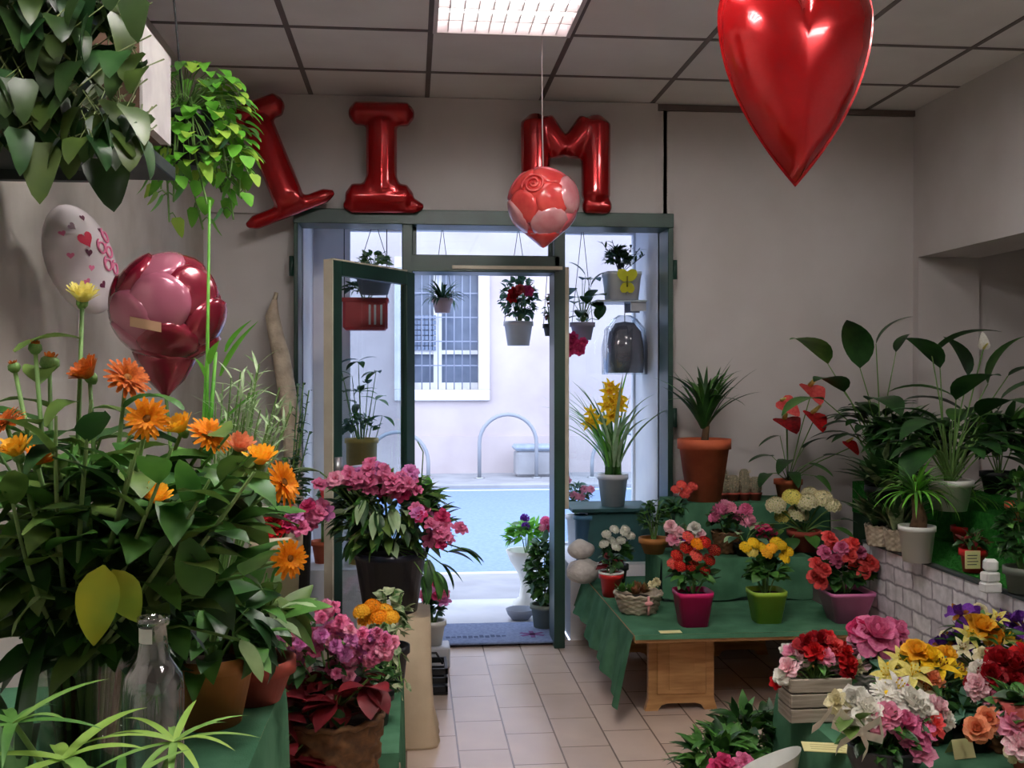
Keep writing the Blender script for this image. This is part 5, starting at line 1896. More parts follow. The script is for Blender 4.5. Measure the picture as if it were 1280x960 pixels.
for (u, v, d, L, W) in ((975, 662, (-.6, -.6, -.1), .10, .075), (1040, 660, (.7, -.6, -.1), .12, .085), (1010, 668, (.1, -1, -.3), .10, .075), (990, 672, (-.3, -1, -.3), .09, .07), (1028, 672, (.4, -1, -.3), .10, .07), (960, 655, (-1, -.2, .1), .09, .06), (1050, 650, (1, -.1, .1), .09, .06), (1000, 655, (0, -.8, .4), .09, .07)):
    q = at(u, v, 4.80) - t.location
    petioled(b, (0, 0, .09), q, d, L, W, 'ovate', R.choice([0, 2]), 1, .003, .7, .02)
b.build('foliage', FOL, t)
for (u, v, s) in ((970, 632, .052), (990, 622, .05), (1008, 628, .056), (1028, 624, .052), (1040, 632, .046), (998, 642, .054), (1012, 618, .045), (978, 646, .04)):
    q = at(u, v, 4.84 + ru(-.06, .04)) - t.location
    bloom(t, 'umbel', R.choice([P_CREAM, P_CREAM, P_PALEY]), s, q, V((ru(-.4, .4), -.6, .9)), P_GREENC)
    MB().tube([(0, 0, .09), q * .6 + V((0, 0, .04)), q - V((0, 0, .012))], .004, 5).build('stem', STEMG, t)
b = MB()
t = plant('foliage_plant', 'broad grey green leaves beside the wicker pot of pompons', 888, 4.76, T2, dx=.17)
make_pot(t, .05, .04, .06, POTBLACK)
b = MB()
for k in range(12):
    d = rdir(-.1, .9)
    petioled(b, (0, 0, .05), V((d.x * .06, d.y * .06 - .02, .09 + d.z * .04)), d + V((0, -.4, 0)), .075, .045, 'ovate', R.choice([0, 2]), 1, .002, .8, .01, 5)
b.build('foliage', [GBLUE, STEMG, GPALE], t)

# --- upper tier
t = plant('dracaena', 'tall grassy dracaena in a terracotta pot by the shopfront', 880, 5.13, T3)
h = at(880, 548, 5.18).z - T3
make_pot(t, .125, .085, h, TERRA, rim=.01, rimh=.05)
b = MB()
b.tube([(0, 0, h - .04), (.01, 0, h + .06), (.0, 0, h + .16)], [.02, .018, .014], 8, 1)
fountain(b, (0.0, 0, h + .05), 26, .37, .030, .95, 1.5, .8, 'strap', [0, 0, 2], .02, 9)
fountain(b, (0.0, 0, h + .15), 26, .30, .024, .7, 1.45, 1.2, 'strap', [0, 2], .02, 9)
b.build('foliage', [GDARK, BARK, GMID], t)
for k, (u, hh, r_, lab) in enumerate(((902, .17, .026, 'tallest furry cactus column of the cactus row, at its left'), (916, .13, .030, 'stout furry cactus second from the terracotta pot'), (930, .16, .024, 'slim furry cactus in the middle of the cactus row'), (944, .12, .028, 'short furry cactus next to the orange pot'))):
    t = plant('cactus', lab, u, 5.12 + .0 * k, T3, dx=.0, group='cacti on the upper tier')
    make_pot(t, .032, .025, .04, TERRA_D, rim=.002, rimh=.01)
    b = MB()
    b.lathe([(r_ * .8, .03), (r_, .06), (r_ * 1.02, hh * .6), (r_ * .85, hh * .88), (r_ * .45, hh * .98), (0, hh)], 36, fn=lambda j, k, r, z: (.0035 if k % 3 else -.003) if r > 0 else 0)
    b.build('cactus_body', CACT, t)
    sp = MB()
    for j in range(120):
        a, z = 2 * PI * R.randint(0, 11) / 12 + ru(-.05, .05), ru(.05, hh * .95)
        d = V((math.cos(a), math.sin(a), ru(-.3, .7)))
        p0 = V((math.cos(a) * r_ * .95, math.sin(a) * r_ * .95, z))
        sp.tube([p0, p0 + d * .012], .0006, 3, 0, False)
    sp.build('spines', mat('spine_tan', C(206, 186, 150), rough=.8), t)
t = plant('potted_plant', 'orange flowered plant between terracotta pot and cacti', 872, 5.055, TB, dx=-.115)
h = at(872, 650, 5.055).z - TB
make_pot(t, .05, .038, h - .02, TERRA_D)
leaves(t, h + .05, .07, .06, .06, 50, .05, .03, 'ovate', FOL, [0, 2], base=h - .05)
for (u, v) in ((845, 612), (852, 606), (860, 612), (856, 618), (866, 608)):
    q = at(u, v, 5.0) - t.location
    bloom(t, 'umbel', P_CORAL, .028, q, V((ru(-.4, .4), -.6, .9)), P_YELOR)
t = plant('anthurium', 'red anthurium with glossy leaves in a terracotta pot', 985, 5.16, T3)
make_pot(t, .065, .05, .10, TERRA)
b = MB()
for (u, v, d, L, W) in ((985, 575, (-.5, -.6, -.1), .16, .10), (965, 570, (-1, -.3, .1), .15, .08), (1010, 580, (.6, -.6, -.1), .15, .09), (1005, 560, (.4, -.4, .5), .14, .08), (975, 545, (-.8, -.3, -.05), .15, .05), (1030, 570, (1, -.2, .2), .14, .08), (990, 590, (0, -1, -.4), .12, .08), (960, 592, (-.7, -.7, -.3), .12, .08), (1020, 595, (.5, -.8, -.4), .12, .08)):
    q = at(u, v, 5.10) - t.location
    petioled(b, (0, 0, .09), q, d, L, W, 'heart', R.choice([0, 0, 2]), 1, .003, .7, .02)
for (u, v) in ((1015, 488), (1018, 524), (984, 528), (982, 505), (1062, 560)):
    q = at(u, v, 5.08) - t.location
    b.tube([(0, 0, .09), q * .5 + V((0, 0, .06)), q], .003, 5, 1, False)
b.build('foliage', FOL, t)
for (u, v, s, c, f) in ((1015, 488, .135, P_CORAL, (.1, -.55, .8)), (1018, 522, .13, P_RED, (.2, -.55, .8)), (984, 528, .14, P_DRED, (-.1, -.4, .9)), (982, 505, .10, P_CORAL, (-.3, -.8, .5)), (1062, 556, .08, P_RED, (.1, -.6, .7))):
    q = at(u, v, 5.07) - t.location
    bloom(t, 'spathe', c, s, q, f, P_PALEY, spin=PI + ru(-.5, .5))

# ---- brick fronted counter with turf along the right wall
CZ, CX = .70, at(1153, 707, 3.95).x - .035
cy0, cy1 = 2.35, 4.42
t = thing('brick_counter', 'long counter with white brick print front along the right wall', 'counter', (CX, cy0, 0))
MB().box((0, 0, 0), (.012, cy1 - cy0, CZ - .012)).box((.012, cy1 - cy0 - .02, 0), (XE - CX - .006, cy1 - cy0, CZ - .012)).build('brick_front', BRICKP, t)
MB().box((.012, 0, CZ - .05), (XE - CX - .006, cy1 - cy0 - .02, CZ - .012)).box((-.006, -.0, CZ - .012), (XE - CX - .006, cy1 - cy0, CZ - .002)).build('countertop', DARKWOOD, t)
t_turf = MB()
t_turf.grid(lambda u, v: V((.02 + (XE - CX - .04) * u, .0 + (cy1 - cy0) * v, CZ + .0 + .001 * math.sin(u * 60) * math.sin(v * 170))), 30, 60)
for k in range(2600):
    x, y = ru(.02, .325), ru(.9, cy1 - cy0)
    t_turf.leaf((x, y, CZ), (ru(-.5, .5), ru(-.5, .5), 1), ru(.008, .014), .003, 'strap', .3, .2, 1)
t_turf.build('turf', TURF, t)
SZ = .865
SX = CX + .34
t = thing('rear_shelf', 'raised turf covered shelf at the back of the brick counter', 'shelf', (SX, 2.6, 0))
MB().box((0, 0, CZ + .003), (XE - SX - .01, cy1 - 2.6, SZ - .006)).box((0, cy1 - 2.6 + .004, 0), (XE - SX - .01, 5.3 - 2.6, SZ - .006)).build('shelf_box', mat('dark_green_board', C(32, 62, 38), C(24, 50, 30), rough=.9), t)
b = MB()
b.grid(lambda u, v: V(((XE - SX - .01) * u, (5.3 - 2.6) * v, SZ + .001 * math.sin(u * 40) * math.sin(v * 120))), 20, 60)
b.grid(lambda u, v: V((-.004, (5.3 - 2.6) * u, CZ + .003 + (SZ - CZ - .003) * v)), 40, 2)
b.build('turf', TURF, t)


def cplant(name, label, u, v, z, cat='potted plant', dx=0, dy=0):
    p = atz(u, v, z)
    return thing(name, label, cat, (p.x + dx, p.y + dy, z + .0045))


# ponytail palm in the white pot at the edge
t = cplant('ponytail_palm', 'white pot with a brown trunk palm on the counter edge', 1154, 706, CZ, dy=.05)
Yp = t.location.y
h = at(1154, 661, Yp - .06).z - CZ
make_pot(t, .066, .052, h, POTWHITE, rim=.004, rimh=.02)
b = MB()
b.tube([(0, 0, h - .03), (.012, 0, h + .03), (.0, 0, h + .08), (-.004, 0, h + .13)], [.034, .028, .02, .016], 12, 1)
top = V((-.004, 0, h + .12))
fountain(b, top, 90, .21, .012, .1, 1.5, 1.6, 'strap', [0, 2, 2, 3], .012, 8)
b.build('foliage', [GMID, BARK, GBRIGHT, GOLIVE], t)
# second slim palm
t = cplant('slim_palm', 'slender palm with a bare stem behind the yellow tagged pot', 1232, 690, CZ, dy=.16)
make_pot(t, .05, .04, .08, POTRED)
b = MB()
b.tube([(0, 0, .06), (-.006, 0, .14), (.004, 0, .22)], [.013, .011, .009], 8, 1)
fountain(b, (.004, 0, .2), 60, .2, .010, .0, 1.4, 1.5, 'strap', [0, 0, 2], .01, 8)
b.build('foliage', [GMID, BARK, GBRIGHT], t)
t = cplant('potted_plant', 'small red pot with a yellow price tag on the turf', 1216, 716, CZ)
make_pot(t, .042, .034, .085, POTRED)
MB().box((-.058, -.052, .02), (.0, -.048, .085), bev=.001).build('price_tag', TAGY, t)
b = MB()
for k in range(4):
    b.box((-.05, -.0525, .034 + k * .011), (-.05 + ru(.02, .042), -.052, .037 + k * .011))
b.build('tag_writing', INK, t)
leaves(t, .11, .05, .05, .05, 36, .05, .02, 'lance', [GDARK, STEMG, MAROON], [0, 2], base=.07)
t = cplant('label_stack', 'three small white blocks stacked on the counter edge', 1238, 742, CZ, 'ornament')
b = MB()
b.box((-.03, -.022, 0), (.03, .022, .034), bev=.005)
b.box((-.028, -.02, .036), (.026, .02, .068), bev=.005, rot=Matrix.Rotation(.2, 3, 'Z'))
b.box((-.022, -.018, .07), (.022, .018, .11), bev=.008, rot=Matrix.Rotation(-.2, 3, 'Z'))
b.build('blocks', TAGW, t)
t = cplant('potted_plant', 'grey pot with a dark bushy plant at the right picture edge', 1268, 742, CZ, dx=.03, dy=.0)
make_pot(t, .055, .045, .085, mat('grey_clay', C(112, 118, 108), rough=.8))
leaves(t, .19, .085, .08, .12, 150, .055, .03, 'ovate', FOL, [0, 0, 0, 2], .7, -.7, .07)
t = cplant('potted_plant', 'terracotta pot up on the rear shelf at the right edge', 1276, 652, SZ)
make_pot(t, .05, .04, .07, TERRA)
leaves(t, .12, .08, .07, .07, 60, .06, .03, 'ovate', FOL, [0, 0, 2], base=.05)
# wicker troughs with variegated foliage at the far end of the counter
for k, (u, v, lab) in enumerate(((1098, 683, 'pale wicker pot with dark striped leaves at the counter end'), (1122, 689, 'pale wicker pot with dark striped leaves beside the white palm pot'))):
    t = cplant('croton', lab, u, v, CZ, dy=.0, dx=.0)
    make_basket(t, .055, .042, .085, WICKER_P, rows=8)
    b = MB()
    fountain(b, (0, 0, .08), 46, .20, .034, .75, 1.5, .8, 'lance', [0, 0, 2], .03, 7)
    b.build('foliage', [GDARK, STEMG, GVARD], t)
t = cplant('croton', 'dark striped leaf plant in a black pot in front of the peace lilies', 1118, 640, SZ, dy=.12)
make_pot(t, .06, .05, .09, POTBLACK)
b = MB()
fountain(b, (0, 0, .08), 50, .24, .045, .5, 1.5, .9, 'lance', [0, 0, 0, 2], .03, 7)
b.build('foliage', [GDARK, STEMG, GVARD], t)


def peace_lily(label, base, tips, pot, flower=None):
    t = thing('peace_lily', label, 'potted plant', base)
    make_pot(t, *pot)
    b = MB()
    hh = pot[2]
    for (u, v, Y, d, L, W) in tips:
        q = at(u, v, Y) - t.location
        petioled(b, (ru(-.02, .02), ru(-.02, .02), hh - .02), q, d, L * 1.15, W * 1.45, 'ovate', R.choice([0, 0, 2]), 1, .004, 1.1, .05, 9, .15)
    for k in range(34):
        d = rdir(.1, 1.3)
        petioled(b, (0, 0, hh - .02), V((d.x * .13, d.y * .13, hh + .08 + d.z * .17)), V((d.x, d.y, .3)), ru(.16, .24), ru(.07, .10), 'ovate', R.choice([0, 0, 2]), 1, .003, 1.0, .03, 7, .15)
    if flower:
        u, v, Y, s = flower
        q = at(u, v, Y) - t.location
        b.tube([(0, 0, hh - .02), q * .55 + V((0, 0, .05)), q], .003, 6, 1, False)
        bloom(t, 'spathe', P_WHITE, s, q + V((0, 0, .02)), (.0, -1, .15), P_PALEY, spin=0)
    b.build('foliage', [GDARK, STEMG, GMID], t)
    return t


pb = V((at(1100, 600, 4.95).x, 4.95, SZ + .0035))
peace_lily('peace lily with wide drooping leaves at the back right corner', pb,
           [(1035, 455, 4.9, (-.3, -.2, .4), .30, .10), (1075, 460, 4.95, (-.1, -.1, 1), .26, .11), (1095, 430, 4.9, (.4, -.1, .9), .20, .07), (1110, 490, 4.8, (.7, -.4, .3), .30, .11), (1055, 490, 4.8, (-.5, -.4, .5), .26, .10), (1130, 500, 4.9, (.8, -.2, .2), .28, .1), (1085, 500, 4.75, (.1, -.8, .2), .26, .11), (1030, 500, 4.85, (-.9, -.3, .2), .24, .09), (1120, 440, 5.0, (.3, .1, 1), .12, .05)],
           (.09, .07, .12, POTBLACK))
t0 = cplant('x', 'x', 1197, 641, SZ)
pb = V((t0.location.x, t0.location.y + .06, SZ + .0035))
bpy.data.objects.remove(t0)
yb = pb.y
peace_lily('tall peace lily in a white pot with a white flower spathe', pb,
           [(1175, 460, yb, (-.3, -.1, .5), .22, .09), (1165, 445, yb, (.2, -.2, .3), .26, .09), (1195, 500, yb - .1, (.1, -.5, .6), .24, .10), (1235, 480, yb, (.1, -.1, 1), .22, .10), (1250, 500, yb - .05, (.6, -.2, .6), .24, .09), (1225, 520, yb - .1, (.1, -.6, .5), .24, .11), (1180, 530, yb - .05, (-.7, -.3, .2), .24, .09), (1260, 540, yb, (1, -.1, .1), .24, .09), (1260, 470, yb, (.8, 0, .5), .18, .06), (1210, 470, yb + .05, (-.1, 0, 1), .18, .08), (1165, 560, yb - .1, (-.8, -.5, -.1), .22, .09), (1250, 570, yb - .1, (.7, -.5, -.2), .22, .1)],
           (.085, .065, at(1197, 600, yb).z - SZ, POTWHITE, 'pot'), (1229, 437, yb, .055))
t = cplant('spathe_plant', 'bushy dark green plant filling the shelf behind the palms', 1150, 628, SZ, dy=.3, dx=.1)
make_pot(t, .08, .065, .10, POTBLACK)
leaves(t, .24, .22, .16, .16, 170, .12, .05, 'lance', FOL, [0, 0, 0, 2], 1.0, -.4, .08)
t = cplant('spathe_plant', 'bushy dark plant on the rear shelf at the right edge', 1275, 625, SZ, dy=.25, dx=.05)
make_pot(t, .08, .065, .10, POTBLACK)
leaves(t, .24, .2, .16, .17, 150, .13, .05, 'lance', FOL, [0, 0, 0, 2], 1.0, -.4, .08)
# ================================================================== RIGHT FOREGROUND: silk flower table
FZ_ = .43
fx0 = at(985, 900, 3.05).x
t = thing('flower_table', 'felt covered table of silk flower arrangements in front of the brick counter', 'table', (fx0, 1.95, 0))
fw, fd = CX - fx0 - .03, 1.2
MB().box((.02, .02, FZ_ - .03), (fw - .02, fd - .02, FZ_ - .004)).build('tabletop', WOOD, t)
for (x, y) in ((.04, .04), (fw - .09, .04), (.04, fd - .09), (fw - .09, fd - .09)):
    MB().box((x, y, 0), (x + .05, y + .05, FZ_ - .03)).build('leg', WOOD, t)
drape('felt_cloth', fx0, fx0 + fw, 1.95, 1.95 + fd, FZ_, .3, 'green felt cloth hanging over the silk flower table', sides='XxyY')


def arr(name, label, u, v, Y=None, cat='flower arrangement', z=FZ_):
    p = atz(u, v, z) if Y is None else at(u, v, Y)
    return thing(name, label, cat, (p.x, p.y, z + .0015))


def silk(t, Y, items, stem_base, smat=STEMG):
    b = MB()
    us, vs_ = [i[0] for i in items], [i[1] for i in items]
    pal = [i[5] for i in items] + [P_WHITE, P_PWHITE, P_CREAM]
    extra = []
    for k in range(14):
        i = R.choice(items)
        extra.append((i[0] + ru(-12, 12), i[1] + ru(-8, 10), i[2] + .03, R.choice(['ruffle', 'azalea', 'rose']), ru(.018, .028), R.choice(pal), (ru(-.6, .6), -.7, ru(.2, .9))))
    items = items + [x for x in extra if x[0] < 1290]
    for (u, v, dy, kind, s, c, f) in items:
        q = at(u, v, Y + dy) - t.location
        bloom(t, kind, c, s, q, f, P_YEL if c in (P_WHITE, P_PALEY) else None)
        fv = V(f).normalized()
        b.tube([V(stem_base), V(stem_base).lerp(q, .5) + V((0, 0, .01)), q - fv * s * .1], .002, 4, 0, False)
    b.build('stems', smat, t)


S = (0, -.6, .8)
SL = (-.5, -.6, .6)
SR = (.5, -.6, .6)
# weathered box with red carnations
t = arr('flower_crate', 'weathered grey wooden box of red and pink white carnations', 1018, 897)
ya = t.location.y
hw = 40 * ya / F
hb = at(1018, 842, ya).z - FZ_
b = MB()
for k in range(3):
    z0, z1 = hb * k / 3 + .002, hb * (k + 1) / 3 - .002
    b.box((-hw, -.055, z0), (hw, -.045, z1), bev=.002).box((-hw, .045, z0), (hw, .055, z1), bev=.002)
    b.box((-hw, -.045, z0), (-hw + .01, .045, z1)).box((hw - .01, -.045, z0), (hw, .045, z1))
b.box((-hw + .01, -.045, .002), (hw - .01, .045, .01))
b.box((-hw + .01, -.045, hb - .03), (hw - .01, .045, hb - .02))
b.build('crate', GREYWOOD, t)
silk(t, ya, [(985, 835, -.02, 'ruffle', .035, P_PWHITE, SL), (1000, 822, 0, 'ruffle', .038, P_PWHITE, S), (990, 815, .02, 'ruffle', .03, P_LPINK, SL), (1008, 806, 0, 'ruffle', .04, P_DRED, S), (1024, 802, .01, 'ruffle', .042, P_DRED, S), (1018, 815, -.03, 'ruffle', .034, P_RED, S), (1040, 808, 0, 'ruffle', .036, P_CORAL, S), (1054, 815, -.01, 'ruffle', .034, P_RED, SR), (1060, 830, -.02, 'ruffle', .034, P_RED, SR), (1032, 822, -.03, 'ruffle', .032, P_LPINK, S), (1058, 842, -.03, 'ruffle', .028, P_DRED, SR), (978, 845, -.02, 'ruffle', .03, P_WHITE, SL), (1045, 830, 0, 'ruffle', .03, P_PWHITE, S)], (0, 0, hb - .03))
b = MB()
bush(b, (0, 0, hb + .02), hw, .06, .05, 40, .05, .02, 'lance', [0, 2], .7, 4, (0, 0, hb - .03), -.1)
b.build('foliage', [GDARK, STEMG, GMID], t)

# large pink rose arrangement
t = arr('rose_arrangement', 'huge pink silk rose over grey drapery behind the red carnation box', 1092, 868)
ya = t.location.y
make_basket(t, .07, .055, .07, mat('grey_felt_pot', C(150, 144, 138), C(124, 118, 114), rough=.9, scale=20), rows=6)
silk(t, ya, [(1095, 795, -.03, 'rose', .075, P_PINK, S), (1078, 790, 0, 'rose', .05, P_HOT, SL), (1118, 790, .02, 'rose', .05, P_PINK, SR), (1070, 805, 0, 'ruffle', .035, P_LPINK, SL), (1125, 805, 0, 'ruffle', .035, P_LPINK, SR), (1085, 822, -.03, 'ruffle', .04, P_PWHITE, S), (1105, 820, -.02, 'ruffle', .04, P_PWHITE, S), (1075, 832, -.03, 'ruffle', .03, P_CREAM, SL)], (0, 0, .05))
b = MB()
bush(b, (0, 0, .12), .09, .08, .07, 50, .07, .03, 'lance', [0, 2], .7, 4, (0, 0, .05), -.3)
b.build('foliage', [GDARK, STEMG, GBLUE], t)

# yellow and cream lilies
t = arr('lily_arrangement', 'yellow and cream silk lilies in the middle of the flower table', 1150, 925)
ya = t.location.y
make_basket(t, .07, .055, .08, WICKER, rows=7)
silk(t, ya, [(1110, 845, -.03, 'lily', .05, P_PALEY, SL), (1125, 830, 0, 'lily', .05, P_PALEY, S), (1140, 845, -.04, 'lily', .055, P_PALEY, S), (1145, 815, 0, 'rose', .042, P_YELOR, S), (1160, 822, -.01, 'rose', .042, P_YEL, S), (1175, 835, -.03, 'lily', .05, P_YEL, S), (1192, 840, -.02, 'lily', .05, P_YEL, SR), (1165, 850, -.05, 'ruffle', .036, P_PEACH, S), (1130, 860, -.05, 'lily', .045, P_CREAM, SL), (1202, 850, 0, 'lily', .04, P_PALEY, SR), (1182, 820, .02, 'rose', .036, P_YELOR, SR), (1105, 860, -.02, 'lily', .04, P_WHITE, SL), (1155, 865, -.06, 'lily', .04, P_CREAM, S)], (0, 0, .06))
b = MB()
bush(b, (0, 0, .15), .12, .09, .08, 70, .07, .028, 'lance', [0, 2, 3], .7, 5, (0, 0, .06), -.5)
for (u, v) in ((1200, 885), (1220, 870), (1190, 895), (1215, 890)):
    q = at(u, v, ya - .08) - t.location
    b.tube([V((0, 0, .06)), q], .002, 4, 1, False)
    b.leaf(q, (ru(-.3, .6), -.6, ru(-.2, .4)), .09, .06, 'ovate', .6, .15, 6, 3)
b.build('foliage', [GDARK, STEMG, GMID, GBLUE], t)

# purple irises with an orange rose
t = arr('iris_arrangement', 'purple silk irises with a big orange rose at the right edge', 1225, 868)
ya = t.location.y
make_basket(t, .075, .06, .09, WICKER_P, rows=7)
silk(t, ya, [(1200, 768, 0, 'iris', .055, P_PURP, SL), (1192, 800, .01, 'iris', .05, P_PURP, SL), (1178, 805, .03, 'iris', .05, P_PURP, SL), (1262, 775, .02, 'iris', .055, P_PURP, SR), (1278, 785, 0, 'iris', .055, P_PURP, SR), (1225, 785, -.02, 'rose', .055, P_YELOR, S), (1238, 792, -.03, 'rose', .042, P_ORANGE, S), (1210, 798, -.04, 'lily', .05, P_PALEY, S), (1255, 800, -.03, 'lily', .05, P_PALEY, SR), (1205, 812, -.05, 'lily', .042, P_CREAM, SL), (1270, 805, -.02, 'lily', .04, P_YEL, SR), (1245, 775, .02, 'lily', .04, P_PALEY, S), (1215, 770, .03, 'iris', .045, P_PURP, S)], (0, 0, .07))
b = MB()
bush(b, (0, 0, .16), .12, .09, .09, 60, .07, .028, 'lance', [0, 2], .7, 5, (0, 0, .07), -.4)
b.build('foliage', [GDARK, STEMG, GMID], t)

# dark red roses at the right edge
t = arr('rose_arrangement', 'dark red silk roses with pink and white below the purple irises', 1258, 935)
ya = t.location.y
make_basket(t, .075, .06, .08, WICKER, rows=7)
silk(t, ya, [(1248, 828, 0, 'rose', .05, P_DRED, S), (1268, 835, -.02, 'rose', .05, P_DRED, S), (1282, 825, 0, 'rose', .05, P_RED, SR), (1240, 845, -.03, 'rose', .042, P_DRED, SL), (1262, 852, -.04, 'rose', .045, P_DRED, S), (1225, 838, 0, 'ruffle', .034, P_WHITE, SL), (1222, 858, -.03, 'ruffle', .038, P_PWHITE, SL), (1240, 870, -.04, 'ruffle', .034, P_LPINK, S), (1275, 868, -.03, 'ruffle', .036, P_DRED, S), (1230, 820, .03, 'ruffle', .03, P_CREAM, SL), (1228, 878, -.03, 'ruffle', .03, P_WHITE, SL)], (0, 0, .06))
b = MB()
bush(b, (0, 0, .13), .11, .09, .08, 50, .07, .03, 'lance', [0, 2], .7, 5, (0, 0, .06), -.5)
b.build('foliage', [GDARK, STEMG, GBLUE], t)

# front bowl: white blossoms, pink petals, ribbon
t = arr('bowl_arrangement', 'dark round bowl of white and pink silk blossoms with a cream bow', 1105, 972)
ya = t.location.y
b = MB()
b.lathe([(0, 0), (.05, 0), (.075, .02), (.088, .05), (.085, .075), (.09, .08), (.085, .084), (.078, .075), (.06, .06), (0, .06)], 30)
b.build('bowl', mat('dark_metal_bowl', C(58, 58, 60), C(44, 44, 46), rough=.35, metal=.4), t)
b = MB()
for k in range(7):
    b.tube([(-.03 + .012 * k, -.089 + abs(k - 3) * .0012, .04), (-.026 + .012 * k, -.0895 + abs(k - 3) * .0012, .05), (-.022 + .012 * k, -.089 + abs(k - 3) * .0012, .04)], .003, 5)
b.build('bowl_ornament', STEEL, t)
silk(t, ya, [(1070, 880, 0, 'ruffle', .05, P_WHITE, SL), (1085, 892, -.03, 'ruffle', .05, P_WHITE, S), (1138, 880, -.01, 'ruffle', .052, P_WHITE, S), (1150, 890, -.02, 'ruffle', .045, P_WHITE, SR), (1108, 868, 0, 'daisy', .04, P_WHITE, S), (1122, 862, .01, 'lily', .045, P_WHITE, S), (1110, 895, -.04, 'rose', .04, P_LPINK, S), (1130, 905, -.05, 'rose', .042, P_PINK, S), (1150, 912, -.05, 'azalea', .045, P_PINK, SR), (1165, 905, -.03, 'azalea', .04, P_CORAL, SR), (1142, 928, -.06, 'azalea', .042, P_PINK, S), (1150, 942, -.06, 'azalea', .04, P_LPINK, S), (1048, 878, .01, 'ruffle', .036, P_CREAM, SL), (1098, 905, -.05, 'ruffle', .036, P_LPINK, S), (1170, 885, 0, 'ruffle', .036, P_PWHITE, SR), (1180, 900, 0, 'ruffle', .032, P_WHITE, SR)], (0, 0, .06))
b = MB()
bush(b, (0, 0, .10), .11, .10, .08, 90, .07, .03, 'ovate', [0, 0, 2], .7, 5, (0, 0, .06), -.5)
for (u, v) in ((1062, 905), (1068, 915), (1058, 895), (1075, 900)):
    q = at(u, v, ya - .07) - t.location
    b.tube([V((0, 0, .06)), q], .002, 4, 1, False)
    b.leaf(q, (ru(-.6, .1), -.5, ru(-.4, .6)), .07, .045, 'ovate', .6, .15, 6, 3)
b.build('foliage', [GDARK, STEMG, GMID, GOLIVE], t)
b = MB()
q0 = at(1075, 915, ya - .09) - t.location
for (pts) in (((1075, 915), (1050, 890), (1040, 905), (1068, 918)), ((1075, 915), (1100, 900), (1104, 925), (1078, 918)), ((1073, 915), (1050, 930), (1045, 940)), ((1077, 917), (1085, 935), (1078, 948)), ((1040, 885), (1025, 905), (1015, 912))):
    P = [at(u, v, ya - .095) - t.location for (u, v) in pts]
    fine = []
    for i in range(len(P) - 1):
        for k in range(5):
            fine.append(P[i].lerp(P[i + 1], k / 5))
    fine.append(P[-1])
    for i in range(len(fine) - 1):
        o = V((0, -.004, .011))
        b.add([fine[i] - o, fine[i] + o, fine[i + 1] + o, fine[i + 1] - o], [(0, 1, 2, 3)])
b.ball(q0, .01, 8, 6, 0)
b.build('ribbon_bow', RIBBON, t)

# loose greenery tucked between the arrangements
for (u, v, Y, lab) in ((1215, 935, 2.62, 'low dark green foliage pot between cream card and pink bouquet'), (1190, 905, 2.8, 'blue green leaves behind the white and pink blossom bowl'), (1030, 905, 2.95, 'small dark leafy pot between the wooden box and the dark bowl')):
    p = at(u, v, Y)
    t = thing('foliage_pot', lab, 'potted plant', (p.x, Y, FZ_ + .0015))
    make_pot(t, .04, .032, .05, POTBLACK)
    b = MB()
    bush(b, (0, 0, .09), .085, .07, .05, 60, .07, .03, 'ovate', [0, 0, 2, 3], .8, 5, (0, 0, .04), -.6)
    b.build('foliage', [GDARK, STEMG, GMID, GBLUE], t)

# cards, paper cone, small things
t = arr('price_card', 'pale yellow card lying at the foot of the dark bowl', 1037, 936, cat='card')
MB().box((-.07, -.035, 0), (.07, .035, .003), bev=.001).build('card', TAGY, t, rot=(.0, 0, -.25))
b = MB()
for k in range(3):
    b.box((-.05, -.02 + k * .016, .0031), (.03 + .01 * k, -.016 + k * .016, .0035))
b.build('card_writing', mat('faint_card_ink', C(186, 178, 126), rough=.8), t, rot=(0, 0, -.25))
t = arr('price_card', 'folded cream card between dark leaves right of the bowl', 1208, 950, cat='card')
b = MB()
b.add([V((-.032, 0, .0)), V((.032, .01, 0)), V((.03, .03, .045)), V((-.03, .02, .045)), V((-.032, .05, 0)), V((.032, .06, 0))], [(0, 1, 2, 3), (3, 2, 5, 4)], 0, False)
b.build('card', TAGY, t)
t = arr('wrapped_bouquet', 'small bouquet in pink film with peach rose, bottom right corner', 1268, 958, cat='bouquet')
ya = t.location.y - .06
t.location.y = ya
b = MB()
b.lathe([(0, 0), (.03, 0), (.04, .05), (.062, .14), (.078, .185)], 20, fn=lambda j, k, r, z: .006 * math.sin(k * 2.5) * (z / .18))
b.build('wrap', mat('salmon_film', C(236, 130, 120), C(226, 108, 104), rough=.25, trans=.4, spec=.6), t)
silk(t, ya, [(1222, 912, -.02, 'rose', .036, P_PEACH, SL), (1236, 900, 0, 'rose', .036, P_PEACH, SL), (1265, 905, -.03, 'rose', .04, P_LPINK, S), (1280, 912, -.03, 'ruffle', .04, P_CORAL, S), (1275, 932, -.06, 'ruffle', .04, P_PWHITE, S)], (0, 0, .1))
b = MB()
bush(b, (0, 0, .17), .09, .07, .06, 36, .07, .035, 'ovate', [0, 0, 2], .7, 4, (0, 0, .1), -.5)
b.build('foliage', [GDARK, STEMG, GMID], t)
